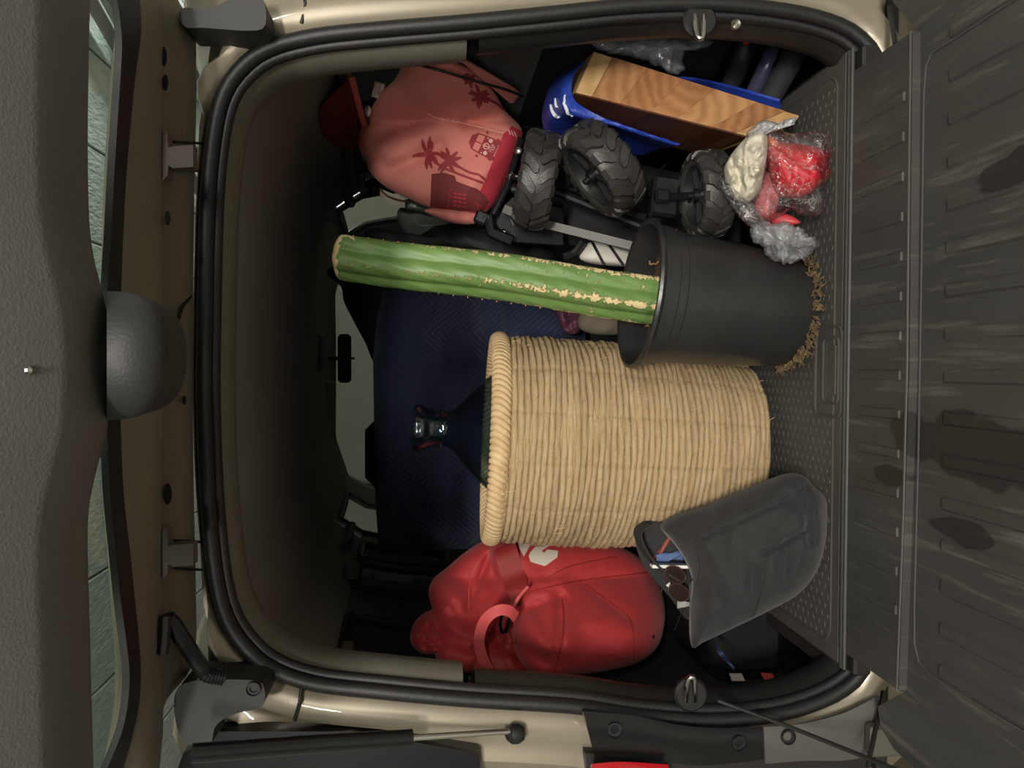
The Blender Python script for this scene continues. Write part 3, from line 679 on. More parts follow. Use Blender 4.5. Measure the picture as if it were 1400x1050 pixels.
for cx, cy in ((15, 505), ): b.box(at(42, 506, -0.645), (0.006, 0.012, 0.006), None, 0.002)
obj('handle_glint_clip', b, chrome, hatch)
# ------------------------------------------------------------------ the load
# ---- woven basket
def basket():
    m = mat('seagrass', (234, 211, 170), 0.7, var=(9, 0.8), rgb2=(208, 175, 125), bump=(150, 0.0022), stretch=(2.6, 2.6, 26), detail=8)
    nt = m.node_tree; p_ = nt.nodes['Principled BSDF']; src = p_.inputs['Base Color'].links[0].from_socket
    at_ = nt.nodes.new('ShaderNodeAttribute'); at_.attribute_name = 'wear_or_shade'; mx_ = nt.nodes.new('ShaderNodeMix'); mx_.data_type = 'RGBA'; mx_.inputs[7].default_value = lin((120, 84, 44))
    nt.links.new(src, mx_.inputs[6]); nt.links.new(at_.outputs['Fac'], mx_.inputs[0]); nt.links.new(mx_.outputs[2], p_.inputs['Base Color'])
    m2 = mat('seagrass_rim', (222, 196, 152), 0.75, var=(30, 0.6), rgb2=(176, 142, 98), bump=(220, 0.0012))
    B = atz(1008, 618, FZ+0.004); B = np.array((-0.180, 0.385, FZ+0.012)); T = at(676, 599, 0.405)
    ax = Vector(T-B); H = ax.length; ax.normalize()
    q = Vector((0, 0, 1)).rotation_difference(ax).to_matrix().to_4x4(); M = Matrix.Translation(Vector(B)) @ q
    th = thing('wicker_basket', 'tall round seagrass basket with coiled rows and a wrapped rim, holding a glass bottle', 'basket', tuple(B))
    def R(s): return 0.178+0.032*np.minimum(1, s/0.55)**0.7+0.002*np.sin(s*9)-0.004*np.clip((s-0.75)/0.25, 0, 1)
    rows, sub, na = 44, 7, 360
    k = np.arange(rows*sub+1); s = k/(rows*sub); A = np.linspace(0, 2*np.pi, na, endpoint=False)
    S, AA = np.meshgrid(s, A, indexing='ij'); fr = (k % sub)/sub
    bead = np.sqrt(np.maximum(0, 1-(2*fr-1)**2))[:, None]*0.0070
    rowid = (k//sub)[:, None]
    rs = np.random.RandomState(4); rowoff = rs.normal(0, 0.0010, rows+1)[np.minimum(k//sub, rows)][:, None]
    strand = 0.0011*np.sin(AA*118+fr[:, None]*4.5+rowid*2.1)*(fr[:, None] > 0)
    wob = 0.0035*np.sin(2*AA+1)+0.002*np.sin(5*AA+S*7)+0.0012*np.sin(11*AA+rowid*1.3)
    stitch = -0.0022*np.exp(-((((AA*14/(2*np.pi)+0.25) % 1)-0.5)*14)**2)
    r = R(S)+bead+rowoff+strand+wob+stitch*(fr[:, None] > 0)
    zz = S*(H-0.008)+0.0016*np.sin(3*AA+rowid*0.7)+0.0008*np.sin(17*AA+rowid*2.2)
    def w(r, z): 
        p = np.stack([r*np.cos(AA), r*np.sin(AA), z, np.ones_like(z)], axis=-1); return (p @ np.array(M).T)[..., :3]
    b = MB(); b.grid(w(r, zz), cv=True)
    rc = rs.rand(rows+1)[np.minimum(k//sub, rows)][:, None]; twist = np.clip(np.sin(AA*37+fr[:, None]*3+rowid*1.7)*np.sin(AA*23+rowid*3.1)-0.72, 0, 1)*1.6
    wr = np.clip(0.22*rc**2+0.55*np.clip(0.22-np.minimum(fr, 1-fr)[:, None], 0, 1)/0.22+twist*0.5+0.16*np.exp(-((((AA*14/(2*np.pi)+0.25) % 1)-0.5)*40)**2), 0, 0.85); b.attr = list(np.broadcast_to(wr, AA.shape).ravel())  # row tone and twisted fibres, plus shade painted into gaps between rows
    tag(obj('coiled_wall', b, m, th, 80), kind='stuff')
    b = MB(); pr = [(R(x)-0.004, x*(H-0.006)) for x in np.linspace(0.0, 1, 40)]
    for i in range(len(pr)): pr[i] = (pr[i][0]+0.002*math.sin(i*math.pi*1.0), pr[i][1])
    b.lathe([(0.0, 0.004)]+pr, 90, M); obj('inner_wall', b, m, th, 80)
    nw = 104; n = nw*6; P = []
    for i in range(n):
        a = 2*math.pi*i/n; f = (i % 6)/6; rr = 0.0125+0.0035*math.sqrt(max(0, 1-(2*f-1)**2)); w_ = 0.0035*math.sin(2*a+1)+0.002*math.sin(5*a+7)
        R0 = R(np.array(1.0))+w_+0.001; row = []
        for j in range(14):
            ph = 2*math.pi*j/14; tw = a+0.045*math.sin(ph*1.0+0.6)
            row.append(tuple(M @ Vector(((R0+rr*math.cos(ph))*math.cos(tw), (R0+rr*math.cos(ph))*math.sin(tw), H+rr*1.25*math.sin(ph)))))
        P.append(row)
    b = MB(); b.grid(P, cu=True, cv=True); tag(obj('wrapped_rim', b, m2, th, 80), kind='stuff')
    b = MB(); rg = random.Random(5)                         # loose fibres standing off the rows
    for i in range(260):
        a = rg.uniform(0, 2*math.pi); z = rg.uniform(0.02, 0.97)*H; da = rg.uniform(0.02, 0.07); dz = rg.uniform(-0.022, -0.006); r0 = float(R(np.array(z/H)))+0.0075
        b.tube([tuple(M @ Vector(((r0+dr)*math.cos(a+da*t), (r0+dr)*math.sin(a+da*t), z+dz*t))) for t, dr in ((0, 0), (0.5, 0.0015), (1, 0.0005))], 0.0005, 3, caps=False)
    tag(obj('loose_fibres', b, m2, th), kind='stuff')
    return M, H, T
BM, BH, BT = basket()
# ---- demijohn
def demijohn():
    g = bpy.data.materials.new('bottle_glass'); g.use_nodes = True; nt = g.node_tree; nt.nodes.clear(); N = nt.nodes.new; L = nt.links.new
    o_ = N('ShaderNodeOutputMaterial'); tr_ = N('ShaderNodeBsdfTransparent'); gl_ = N('ShaderNodeBsdfGlossy'); gl_.inputs['Roughness'].default_value = 0.03; mx_ = N('ShaderNodeMixShader'); lw = N('ShaderNodeLayerWeight'); lw.inputs[0].default_value = 0.5
    edge_ = N('ShaderNodeMix'); edge_.data_type = 'RGBA'; edge_.inputs[6].default_value = (0.74, 0.82, 0.86, 1); edge_.inputs[7].default_value = (0.40, 0.48, 0.50, 1); pw_ = N('ShaderNodeMath'); pw_.operation = 'POWER'; pw_.inputs[1].default_value = 3.2; L(lw.outputs['Facing'], pw_.inputs[0]); L(pw_.outputs[0], edge_.inputs[0]); L(edge_.outputs[2], tr_.inputs[0])
    tcn = N('ShaderNodeTexCoord'); ns = N('ShaderNodeTexNoise'); ns.inputs['Scale'].default_value = 30; bpn = N('ShaderNodeBump'); bpn.inputs['Distance'].default_value = 0.0012; L(tcn.outputs['Object'], ns.inputs['Vector']); L(ns.outputs['Fac'], bpn.inputs['Height']); L(bpn.outputs[0], gl_.inputs['Normal'])
    fr_ = N('ShaderNodeMath'); fr_.operation = 'MULTIPLY_ADD'; fr_.inputs[1].default_value = 0.7; fr_.inputs[2].default_value = 0.06; L(pw_.outputs[0], fr_.inputs[0]); L(fr_.outputs[0], mx_.inputs[0]); L(tr_.outputs[0], mx_.inputs[1]); L(gl_.outputs[0], mx_.inputs[2]); L(mx_.outputs[0], o_.inputs[0])
    base = BM @ Vector((0.012, -0.01, 0.012)); top = Vector(at(565, 584, 0.41)); ax = top-base; H = ax.length
    M = Matrix.Translation(base) @ Vector((0, 0, 1)).rotation_difference(ax.normalized()).to_matrix().to_4x4()
    t = thing('glass_demijohn', 'clear glass demijohn with a flared neck standing inside the woven basket', 'bottle', tuple(base))
    o = [(0.0, 0.0), (0.11, 0.0), (0.150, 0.012), (0.163, 0.05), (0.166, 0.20), (0.165, H-0.30), (0.160, H-0.255), (0.147, H-0.205), (0.124, H-0.165), (0.092, H-0.128), (0.064, H-0.103), (0.045, H-0.086), (0.0385, H-0.072), (0.0370, H-0.060), (0.0375, H-0.050), (0.041, H-0.036), (0.0475, H-0.022), (0.0505, H-0.010), (0.0500, H-0.003), (0.047, H)]
    o = [tuple(x) for x in spline(o, 90)]
    i_ = [(max(0.0, r-0.0042), z if z < H-0.01 else z) for r, z in o]; i_[0] = (0.0, 0.006)
    i_ = [(r, max(z, 0.006)) for r, z in i_]
    b = MB(); b.lathe(o+list(reversed(i_)), 72, M); obj('body', b, g, t, 60)
    ring = MB(); ring.tube([tuple(M @ Vector((0.0385*math.cos(a), 0.0385*math.sin(a), H-0.058))) for a in np.linspace(0, 2*math.pi, 60, endpoint=False)], 0.0042, 8, closed=True)
    obj('neck_ring', ring, g, t, 60)
demijohn()
# ---- pot and cactus
def cactus():
    A, Bc = Vector(at(889, 402, 0.150)), Vector(at(1096, 428, 0.148))
    ax = (A-Bc); H = ax.length; M = Matrix.Translation(Bc) @ Vector((0, 0, 1)).rotation_difference(ax.normalized()).to_matrix().to_4x4()
    low = min((M @ Vector((0.098*math.cos(a), 0.098*math.sin(a), 0))).z for a in np.linspace(0, 6.28, 40))
    M = Matrix.Translation((0, 0, FZ+0.002-low)) @ M; print('pot lift', FZ+0.002-low)
    t = thing('potted_cactus', 'tall ribbed green columnar cactus leaning in a scuffed black nursery pot', 'plant', tuple(M @ Vector((0, 0, 0))))
    pm = mat('nursery_pot', (33, 33, 33), 0.36, var=(9, 0.5), rgb2=(47, 46, 45), bump=(60, 0.0008), rvar=0.12)
    o = [(0.085, 0.0), (0.096, 0.002), (0.099, 0.012), (0.110, 0.10), (0.119, H-0.052), (0.1205, H-0.05), (0.1215, H-0.036), (0.125, H-0.034), (0.1265, H-0.010), (0.1290, H-0.007), (0.1345, H-0.006), (0.1365, H-0.002), (0.1350, H+0.003), (0.1300, H+0.004), (0.1255, H+0.001), (0.1225, H-0.012), (0.117, H-0.05), (0.107, 0.10), (0.094, 0.012), (0.0, 0.010)]
    b = MB(); b.lathe(o, 84, M); obj('pot', b, pm, t, 30)
    soil = mat('potting_soil', (58, 40, 28), 0.95, var=(60, 0.9), rgb2=(96, 70, 46), bump=(90, 0.004))
    b = MB(); n = 40; P = []
    for r in np.linspace(0, 0.116, 12):
        P.append([tuple(M @ Vector((r*math.cos(a), r*math.sin(a), H-0.05+0.010*fbm(r*30*math.cos(a), r*30*math.sin(a), 2)))) for a in np.linspace(0, 2*math.pi, n, endpoint=False)])
    b.grid(P, cv=True); obj('soil', b, soil, t, 60)
    b = MB(); rg = random.Random(8)
    for i in range(26):
        a = rg.uniform(0, 6.28); r = rg.uniform(0.05, 0.11); p = [M @ Vector((r*math.cos(a), r*math.sin(a), H-0.048))]
        for k in range(4): p.append(p[-1]+Vector((rg.uniform(-.012, .012), rg.uniform(-.012, .012), rg.uniform(-.004, .008))))
        b.tube(spline([tuple(x) for x in p], 10), 0.0016, 5)
    tag(obj('surface_roots', b, mat('dry_root', (170, 132, 86), 0.9), t), kind='stuff')
    # roots and crumbs pushing out along the torn foot of the pot
    b = MB()
    for i in range(150):
        a = rg.uniform(math.pi*0.95, math.pi*2.0); r = 0.099+rg.uniform(-0.002, 0.004); z = rg.uniform(-0.001, 0.012); p = [M @ Vector((r*math.cos(a), r*math.sin(a), z))]
        for k in range(3):
            d = Vector((math.cos(a)*rg.uniform(0, .006), math.sin(a)*rg.uniform(0, .006), 0))+Vector((rg.uniform(-.008, .008), rg.uniform(-.004, .004), rg.uniform(-.006, .006))); nx = p[-1]+d; nx.z = max(nx.z, FZ+0.003); p.append(nx)
        b.tube(spline([tuple(x) for x in p], 8), rg.uniform(0.0008, 0.0018), 4)
    for i in range(70):
        a = rg.uniform(math.pi*0.95, math.pi*2.0); c = M @ Vector(((0.102+rg.uniform(0, .005))*math.cos(a), (0.102+rg.uniform(0, .005))*math.sin(a), rg.uniform(0, .008))); c.z = max(c.z, FZ+0.005)
        b.box(c, [rg.uniform(.003, .008) for _ in range(3)], Matrix.Rotation(rg.uniform(0, 3), 3, 'Y'), 0.0012)
    tag(obj('escaped_roots', b, mat('root_crumb', (120, 98, 66), 0.95, var=(90, 0.9), rgb2=(46, 36, 26)), t), kind='stuff')
    # stem
    cm = bpy.data.materials.new('cactus_skin'); cm.use_nodes = True; nt = cm.node_tree; N = nt.nodes.new; L = nt.links.new; p = nt.nodes['Principled BSDF']; p.inputs['Roughness'].default_value = 0.55; p.inputs['Specular IOR Level'].default_value = 0.3
    tc = N('ShaderNodeTexCoord'); at_ = N('ShaderNodeAttribute'); at_.attribute_name = 'wear_or_shade'
    n1 = N('ShaderNodeTexNoise'); n1.inputs['Scale'].default_value = 14; L(tc.outputs['Object'], n1.inputs['Vector'])
    g = N('ShaderNodeMix'); g.data_type = 'RGBA'; g.inputs[6].default_value = lin((112, 140, 78)); g.inputs[7].default_value = lin((84, 114, 57)); L(n1.outputs['Fac'], g.inputs[0])
    n2 = N('ShaderNodeTexNoise'); n2.inputs['Scale'].default_value = 95; n2.inputs['Detail'].default_value = 6; n2.inputs['Distortion'].default_value = 1.5; L(tc.outputs['Object'], n2.inputs['Vector'])
    ad = N('ShaderNodeMath'); ad.operation = 'ADD'; L(n2.outputs['Fac'], ad.inputs[0]); L(at_.outputs['Fac'], ad.inputs[1])
    mr = N('ShaderNodeMapRange'); mr.inputs[1].default_value = 0.71; mr.inputs[2].default_value = 0.80; L(ad.outputs[0], mr.inputs[0])
    c2 = N('ShaderNodeMix'); c2.data_type = 'RGBA'; c2.inputs[7].default_value = lin((206, 186, 138)); L(g.outputs[2], c2.inputs[6]); L(mr.outputs[0], c2.inputs[0]); L(c2.outputs[2], p.inputs['Base Color'])
    bp = N('ShaderNodeBump'); bp.inputs['Distance'].default_value = 0.002; L(mr.outputs[0], bp.inputs['Height']); L(bp.outputs[0], p.inputs['Normal'])
    r1 = N('ShaderNodeMapRange'); r1.inputs[3].default_value = 0.42; r1.inputs[4].default_value = 0.85; L(mr.outputs[0], r1.inputs[0]); L(r1.outputs[0], p.inputs['Roughness'])
    b0, tp = Vector(at(930, 413, 0.150)), Vector(at(457, 347, 0.215)); d = tp-b0; Lc = d.length; d.normalize(); toc = Vector(-FW); u = (toc-d*toc.dot(d)).normalized(); w = d.cross(u)
    if w.dot(Vector(-RT)) < 0: w = -w
    rg = random.Random(2); na, nl = 96, 150; P = []; W = []
    scars = [rg.uniform(0.02, 0.75) for _ in range(46)]
    for i in range(nl+1):
        s = i/nl; c = b0+d*(s*Lc)+u*0.004*math.sin(s*5)+w*0.0025*math.sin(s*9); R = 0.0455-0.003*s
        if s > 0.965: R *= 1-0.55*((s-0.965)/0.035)**3
        row = []
        for k in range(na):
            a = 2*math.pi*k/na; cc = abs(math.cos(2.5*(a-0.42))); rr = R*(0.80+0.22*cc**1.2)*(1+0.012*math.sin(s*60+k))
            ridge = max(0, (cc-0.90)/0.10); row.append(tuple(c+(u*math.cos(a)+w*math.sin(a))*rr))
            low_ = max(0.0, 1-s*1.25)
            v = 0.17*ridge+0.15*low_*ridge+0.07*low_-0.035
            sc_ = max(math.exp(-((s-x)/0.0045)**2) for x in scars); v += 0.26*sc_*(0.25+0.75*low_)*(0.45+0.55*cc)
            v += 0.6*max(0, (s-0.972)/0.028)+ (0.14 if s > 0.93 and math.cos(a-1.2) < -0.2 else 0)+0.35*math.exp(-((s-0.995)/0.02)**2)
            W.append(v)
        P.append(row)
    b = MB(); b.grid(P, cv=True); b.attr = list(W); e = len(b.v); 
    b.v.append(tuple(Vector(P[-1][0])*0.5+Vector(P[-1][na//2])*0.5)); b.attr.append(0.9)
    for k in range(na): b.f.append((nl*na+k, nl*na+(k+1) % na, e))
    st = obj('stem', b, cm, t, 60)
    b = MB()                                                # areoles down each rib
    for r in range(5):
        a = 0.42+r*2*math.pi/5
        for i in range(22):
            s = 0.06+i*0.042; c = b0+d*(s*Lc)+(u*math.cos(a)+w*math.sin(a))*(0.0455-0.003*s)*1.012
            b.box(c, (0.0034, 0.0034, 0.003), Matrix.Rotation(rg.uniform(0, 3), 3, 'X'), 0.0018)
    tag(obj('areoles', b, mat('dry_root', (170, 132, 86)), st), kind='stuff')
cactus()
# ---- moving blanket
def blanket():
    nu, nv = 190, 250; P = np.zeros((nu, nv, 3))
    for i in range(nu):
        for j in range(nv):
            u, v = i/(nu-1), j/(nv-1)
            y = 376+374*v; top = np.interp(y, [376, 400, 440, 490, 540, 600, 680, 762], [530, 524, 516, 511, 512, 513, 514, 520])
            x = top+(800-top)*u
            Y = 1.29-0.47*min(1.0, u/0.62)-0.02*max(0, u-0.62)
            Y -= 0.045*math.sin(v*9+u*2.2)*min(1, u*3)+0.030*math.sin(v*4.1-u*7)+0.020*fbm(u*3, v*4, 1.7)+0.02*math.sin(u*17+v*5)*math.exp(-((v-0.33)/0.2)**2)
            Y -= 0.03*math.exp(-((x-652-14*math.sin(v*7))/13)**2)
            Y += 0.05*max(0, 1-u/0.05)**2
            X_, Z_ = v*0.95, u*0.62
            tri = abs(((X_/0.10) % 2)-1)*0.10
            g = ((Z_+tri)/0.021) % 1.0
            Y += 0.0085*math.exp(-((g-0.5)/0.18)**2)
            P[i, j] = at(x, y, Y)
    b = MB(); b.sheet(P, 0.006)
    t = obj('moving_blanket', b, mat('blanket_navy', (36, 47, 80), 0.85, var=(6, 0.4), rgb2=(28, 37, 64), bump=(420, 0.0006), sheen=0.15), None, 60, loc=tuple(at(640, 570, 0.95)))
    tag(t, 'navy quilted moving blanket with chevron stitching draped behind the basket', 'blanket')
blanket()
# ---- big red bag
def red_bag():
    m = mat('red_canvas', (180, 50, 50), 0.7, var=(5, 0.3), rgb2=(164, 42, 45), bump=(600, 0.0004), sheen=0.1)
    m2 = mat('red_webbing', (142, 38, 37), 0.65, bump=(500, 0.0006)); mp_ = mat('pink_webbing', (206, 84, 84), 0.6, bump=(500, 0.0005))
    t = thing('duffel_bag', 'big soft red bag with pale lettering slumped beside the basket', 'bag', tuple(at(800, 830, 0.42)))
    RY = lambda x, y: 0.57-max(0, y-790)*0.0017
    body = Puffy([(672, 744), (700, 737), (745, 731), (790, 732), (830, 740), (865, 755), (893, 780), (907, 815), (909, 850), (898, 886), (868, 908), (810, 921), (752, 927), (722, 916), (706, 893), (695, 860), (684, 830), (672, 790)], RY, 0.13, 0.09, 150, 34, 2.6, 2.0,
        creases=[(768, 815, 758, 922, -0.016, 7), (700, 880, 745, 905, -0.02, 12), (715, 860, 760, 880, 0.024, 22), (712, 800, 760, 790, 0.010, 16), (780, 870, 800, 915, 0.008, 14), (735, 830, 750, 870, -0.012, 10), (705, 842, 760, 815, -0.012, 9), (745, 790, 840, 760, -0.004, 5), (735, 806, 880, 783, -0.004, 4), (800, 800, 860, 845, -0.006, 8), (820, 860, 880, 870, 0.006, 30)], crumple=[(110, 0.014), (45, 0.003)], seed=3.3)
    b = MB(); body.build(b); bo = obj('bag_body', b, m, t, 80)
    fl = Puffy([(592, 792), (612, 775), (640, 752), (668, 738), (705, 742), (722, 790), (716, 830), (700, 850), (672, 872), (668, 905), (640, 920), (602, 908), (592, 880), (592, 840), (586, 812)], lambda x, y: RY(x, y)+0.05, 0.09, 0.05, 120, 26, 2.3, 2.0,
        creases=[(668, 760, 640, 830, -0.012, 5), (640, 800, 660, 870, -0.012, 12), (600, 830, 640, 850, -0.02, 12), (690, 770, 680, 840, 0.012, 12), (615, 800, 625, 850, 0.01, 12), (600, 870, 660, 890, -0.02, 10)], crumple=[(60, 0.008), (25, 0.003)], seed=7.7)
    b = MB(); fl.build(b); fo = obj('bag_flap', b, m, t, 80)
    inn = Puffy([(636, 830), (680, 800), (730, 840), (730, 912), (700, 926), (650, 924), (628, 890)], lambda x, y: RY(x, y)+0.03, 0.05, 0.02, 90, 18, creases=[(650, 850, 710, 900, -0.015, 8), (690, 830, 700, 920, 0.012, 8)], crumple=[(25, 0.008)], seed=6)
    b = MB(); inn.build(b); obj('bag_lining', b, m2, t, 80)
    ru = Puffy([(561, 876), (566, 852), (584, 836), (604, 834), (614, 850), (612, 880), (600, 893), (575, 893)], lambda x, y: RY(x, y)+0.05, 0.05, 0.04, 90, 22, creases=[], crumple=[(11, 0.010), (24, 0.01)], seed=1.2)
    b = MB(); ru.build(b); obj('gathered_end', b, m, t, 80)
    pm = mat('cream_letter', (206, 196, 176), 0.7, bump=(500, 0.0004))
    b = MB(); decal(b, [[(706, 741), (716, 736), (726, 734), (731, 736), (723, 749), (716, 761)], [(723, 760), (725, 755), (735, 744), (747, 738), (772, 733.5), (788, 735), (785, 739), (763, 743.5), (751, 746), (741, 753), (744, 756), (748, 751), (763, 753), (762, 762), (745, 774), (725, 768)]], body, 4, 0.003); obj('letters', b, pm, bo, 0)
    for q in ([(745, 792), (780, 774), (842, 761)], [(722, 812), (735, 806), (800, 793), (884, 783)], [(768, 818), (771, 845), (768, 880), (757, 922)], [(800, 800), (835, 825), (860, 846), (866, 875), (866, 905)]):
        b = MB(); seam(b, q, body, 0.0013); obj('seam', b, m2, bo)
    b = MB(); seam(b, [(668, 752), (650, 775), (642, 800), (641, 835)], fl, 0.0013); obj('seam', b, mp_, fo)
    w = Vector(at(720, 760, 0.3)-at(690, 775, 0.3))
    P = [body.pt(x, y, 0.012) for x, y in spline([(690, 748), (698, 775), (706, 800), (706, 815), (700, 832)], 14)]
    b = MB(); b.ribbon([tuple(p) for p in P], w, [0.052]*9+[0.045, 0.035, 0.024, 0.016, 0.010], 0.003); obj('shoulder_strap', b, m2, t)
    P = [at(*q) for q in ((702, 834, 0.370), (694, 826, 0.360), (680, 824, 0.355), (666, 832, 0.360), (657, 846, 0.370), (653, 866, 0.375), (658, 888, 0.380), (668, 906, 0.385), (678, 918, 0.395))]
    P = [p+np.array((0, -0.045, 0)) for p in P]
    b = MB(); b.ribbon(spline(P, 36), [(Vector(p)-Vector(at(702, 872, 0.36))).normalized()*0.8+Vector((0, 0.45, 0)) for p in spline(P, 36)], 0.022, 0.0025); obj('grab_loop', b, mp_, t)
    P = spline([at(*q) for q in ((690, 833, 0.355), (684, 850, 0.350), (686, 864, 0.355), (691, 862, 0.357), (696, 848, 0.355), (697, 836, 0.355))], 40, True)
    b = MB(); b.tube(P, 0.0034, 8, closed=True); b.tube(spline([at(*q) for q in ((698, 838, 0.353), (696, 852, 0.351), (692, 865, 0.353))], 14), 0.0028, 8); obj('snap_hook', b, mat('dark_green_metal', (24, 42, 26), 0.2, metal=0.9), t)
    b = MB(); b.tube(spline([at(*q) for q in ((700, 835, 0.360), (706, 822, 0.365), (713, 812, 0.370), (722, 802, 0.375))], 16), 0.004, 7); obj('strap_cord', b, mp_, t)
    b = MB(); a, c = at(610, 830, 0.480), at(634, 858, 0.470); v = Vector(c-a)
    q = Vector((0, 0, 1)).rotation_difference(v.normalized()).to_matrix().to_4x4()
    b.lathe([(0.016, 0), (0.017, v.length), (0.0145, v.length), (0.0135, 0)], 28, Matrix.Translation(Vector(a)) @ q, closed=True); obj('rolled_strap', b, m, t)
    for (x, y) in ((893, 871),):
        b = MB(); c = body.pt(x, y, 0.003); b.lathe([(0, -0.003), (0.003, -0.002), (0.004, 0.001), (0, 0.003)], 12, Matrix.Translation(Vector(c))); obj('snap_button', b, chrome, bo)
    b = MB()
    for k in range(9):
        f = k/8; b.box(body.pt(703+3*math.sin(f*3), 858+22*f, 0.003), (0.004, 0.003, 0.0025), None, 0.001)
    tag(obj('zip_teeth', b, m2, bo), kind='stuff')
red_bag()
# ---- black canvas tote and what sits in it
def black_tote():
    m = mat('black_canvas', (37, 36, 36), 0.85, var=(6, 0.3), rgb2=(31, 30, 30), bump=(700, 0.0004), sheen=0.1)
    m2 = mat('black_webbing', (40, 39, 38), 0.8)
    Yf = lambda x, y: 0.04+max(0, 1122-x)*0.00070
    t = thing('canvas_tote', 'faded black canvas tote slumped open at the mat edge, stuffed with small things', 'bag', tuple(at(1040, 760, 0.1)))
    body = Puffy([(903, 722), (915, 708), (960, 692), (1020, 668), (1072, 648), (1098, 650), (1112, 664), (1128, 680), (1132, 706), (1128, 745), (1116, 782), (1092, 812), (1050, 836), (1000, 860), (962, 878), (947, 886), (942, 862), (944, 830), (942, 800), (946, 792), (936, 765), (920, 742)], Yf, 0.075, 0.055, 170, 34, 2.6, 2.0,
        creases=[(960, 735, 1100, 672, -0.0085, 3.5), (1045, 757, 1105, 725, -0.0102, 4), (1098, 662, 1108, 740, -0.0238, 5), (1112, 670, 1124, 740, 0.0136, 7), (1030, 780, 1025, 840, -0.0119, 7), (980, 800, 995, 860, -0.0102, 9), (1075, 740, 1070, 800, -0.0102, 6), (955, 740, 985, 800, 0.0102, 14), (1100, 750, 1085, 800, 0.0119, 10)], crumple=[(70, 0.012), (28, 0.004)], seed=9.1)
    b = MB(); body.build(b); bo = obj('bag_body', b, m, t, 80)
    for q in ([(948, 736), (1000, 712), (1060, 686), (1110, 664)], [(1044, 758), (1075, 742), (1102, 728)], [(948, 736), (956, 770), (952, 800)], [(1050, 752), (1044, 800), (1030, 842)]):
        b = MB(); seam(b, q, body, 0.0011); obj('seam', b, m2, bo)
    rim = [body.pt(x, y, 0.001) for x, y in spline([(904, 722), (922, 742), (938, 766), (947, 792), (944, 830), (944, 870)], 40)]
    b = MB(); b.tube(rim, 0.0022, 6); obj('rim_hem', b, mat('hem_thread', (96, 93, 88), 0.8), t)
    # far wall of the mouth, standing up behind the contents
    P = []
    for v in np.linspace(0, 1, 26):
        e = np.array(spline([(902, 716), (880, 714), (869, 738), (876, 765), (893, 790), (915, 815), (935, 842)], 26)[int(round(v*25))])
        f = np.array(spline([(925, 706), (930, 716), (940, 735), (950, 770), (955, 800), (958, 835), (958, 860)], 26)[int(round(v*25))])
        P.append([at(*(e*(1-u)+f*u), 0.222-0.02*u+0.005*math.sin(u*3+v*8)+0.004*math.sin(v*6)) for u in np.linspace(0, 1, 12)])
    b = MB(); b.sheet(np.array(P), 0.004); obj('far_wall', b, m, t, 80)
    b = MB(); P = spline([at(*q) for q in ((884, 716, 0.198), (872, 728, 0.194), (880, 752, 0.190), (900, 776, 0.188), (925, 792, 0.186))], 30)
    b.ribbon(P, (0, 1, 0.2), 0.030, 0.003); obj('handle', b, m2, t)
    return body
black_tote()
def prismo(name, px, Y, th, m, label, cat, bev=0.0, tilt=0.0, smooth=30):
    c = np.mean(px, axis=0); b = MB(); b.prism([at(x, y, Y+tilt*(x-c[0])) for x, y in px], (0, th, 0)); o = obj(name, b, m, None, smooth, loc=tuple(at(c[0], c[1], Y+th/2))); return tag(o, label, cat)
nb = thing('notebook', 'white-edged notebook sticking out of the black tote', 'book', tuple(at(917, 775, 0.22)))
b = MB(); b.prism([at(x, y, 0.180) for x, y in ((892, 772.5), (955, 773.5), (955, 777.5), (892, 777))], (0, 0.015, 0)); obj('pages', b, mat('paper_white', (226, 222, 212), 0.8), nb)
b = MB(); b.prism([at(x, y, 0.181) for x, y in ((891, 769.5), (955, 771), (955, 773), (891, 772))], (0, 0.014, 0)); obj('cover', b, mat('navy_cover', (34, 40, 58), 0.6), nb)
b = MB(); P = np.array([[at(897+u*36, 768-u*12+v*(-6+16*u)-6*math.sin(v*3), 0.199+0.003*v) for v in np.linspace(-0.4, 1, 10)] for u in np.linspace(0, 1, 10)]); b.sheet(P, 0.006)
tag(obj('blue_pouch', b, mat('slate_blue', (74, 96, 140), 0.6, bump=(200, 0.0006)), None, 60, loc=tuple(at(915, 757, 0.24))), 'dusty blue pouch tucked in the mouth of the black tote', 'pouch')
b = MB(); P = np.array([[at(893+u*24, 764-u*34+v*9-1*u, 0.206+0.002*math.sin(v*4+u*3)) for v in np.linspace(0, 1, 8)] for u in np.linspace(0, 1, 14)]); b.sheet(P, 0.003)
tag(obj('red_leaflet', b, mat('dull_red_paper', (128, 62, 54), 0.6), None, 60, loc=tuple(at(905, 745, 0.24))), 'dull red leaflet curled inside the mouth of the black tote', 'leaflet')
sg = thing('sunglasses', 'dark brown sunglasses folded in the mouth of the black tote', 'sunglasses', tuple(at(928, 790, 0.21)))
lensm = mat('brown_lens', (46, 34, 30), 0.15, coat=0.5)
for (cx, cy, Y) in ((923, 786, 0.174), (928, 810, 0.174)):
    b = MB(); pts = [at(x, y, Y+0.0002*(x-cx)) for x, y in disc(cx, cy, 15, 11, 22, 0.5)]; b.prism(pts, (0, 0.003, 0)); ln = obj('lens', b, lensm, sg, 30)
    b = MB(); b.tube(pts, 0.0012, 6, closed=True); obj('lens_rim', b, mat('tortoise', (70, 52, 44), 0.3), ln)
b = MB(); b.tube([at(934, 797, 0.207), at(940, 801, 0.208), at(937, 804, 0.212)], 0.0016, 6); obj('bridge', b, MATS['tortoise'], sg)
b = MB(); b.tube(spline([at(921, 798, 0.21), at(912, 800, 0.215), at(905, 806, 0.23), at(902, 820, 0.25)], 14), 0.0018, 6); obj('temple', b, MATS['tortoise'], sg)
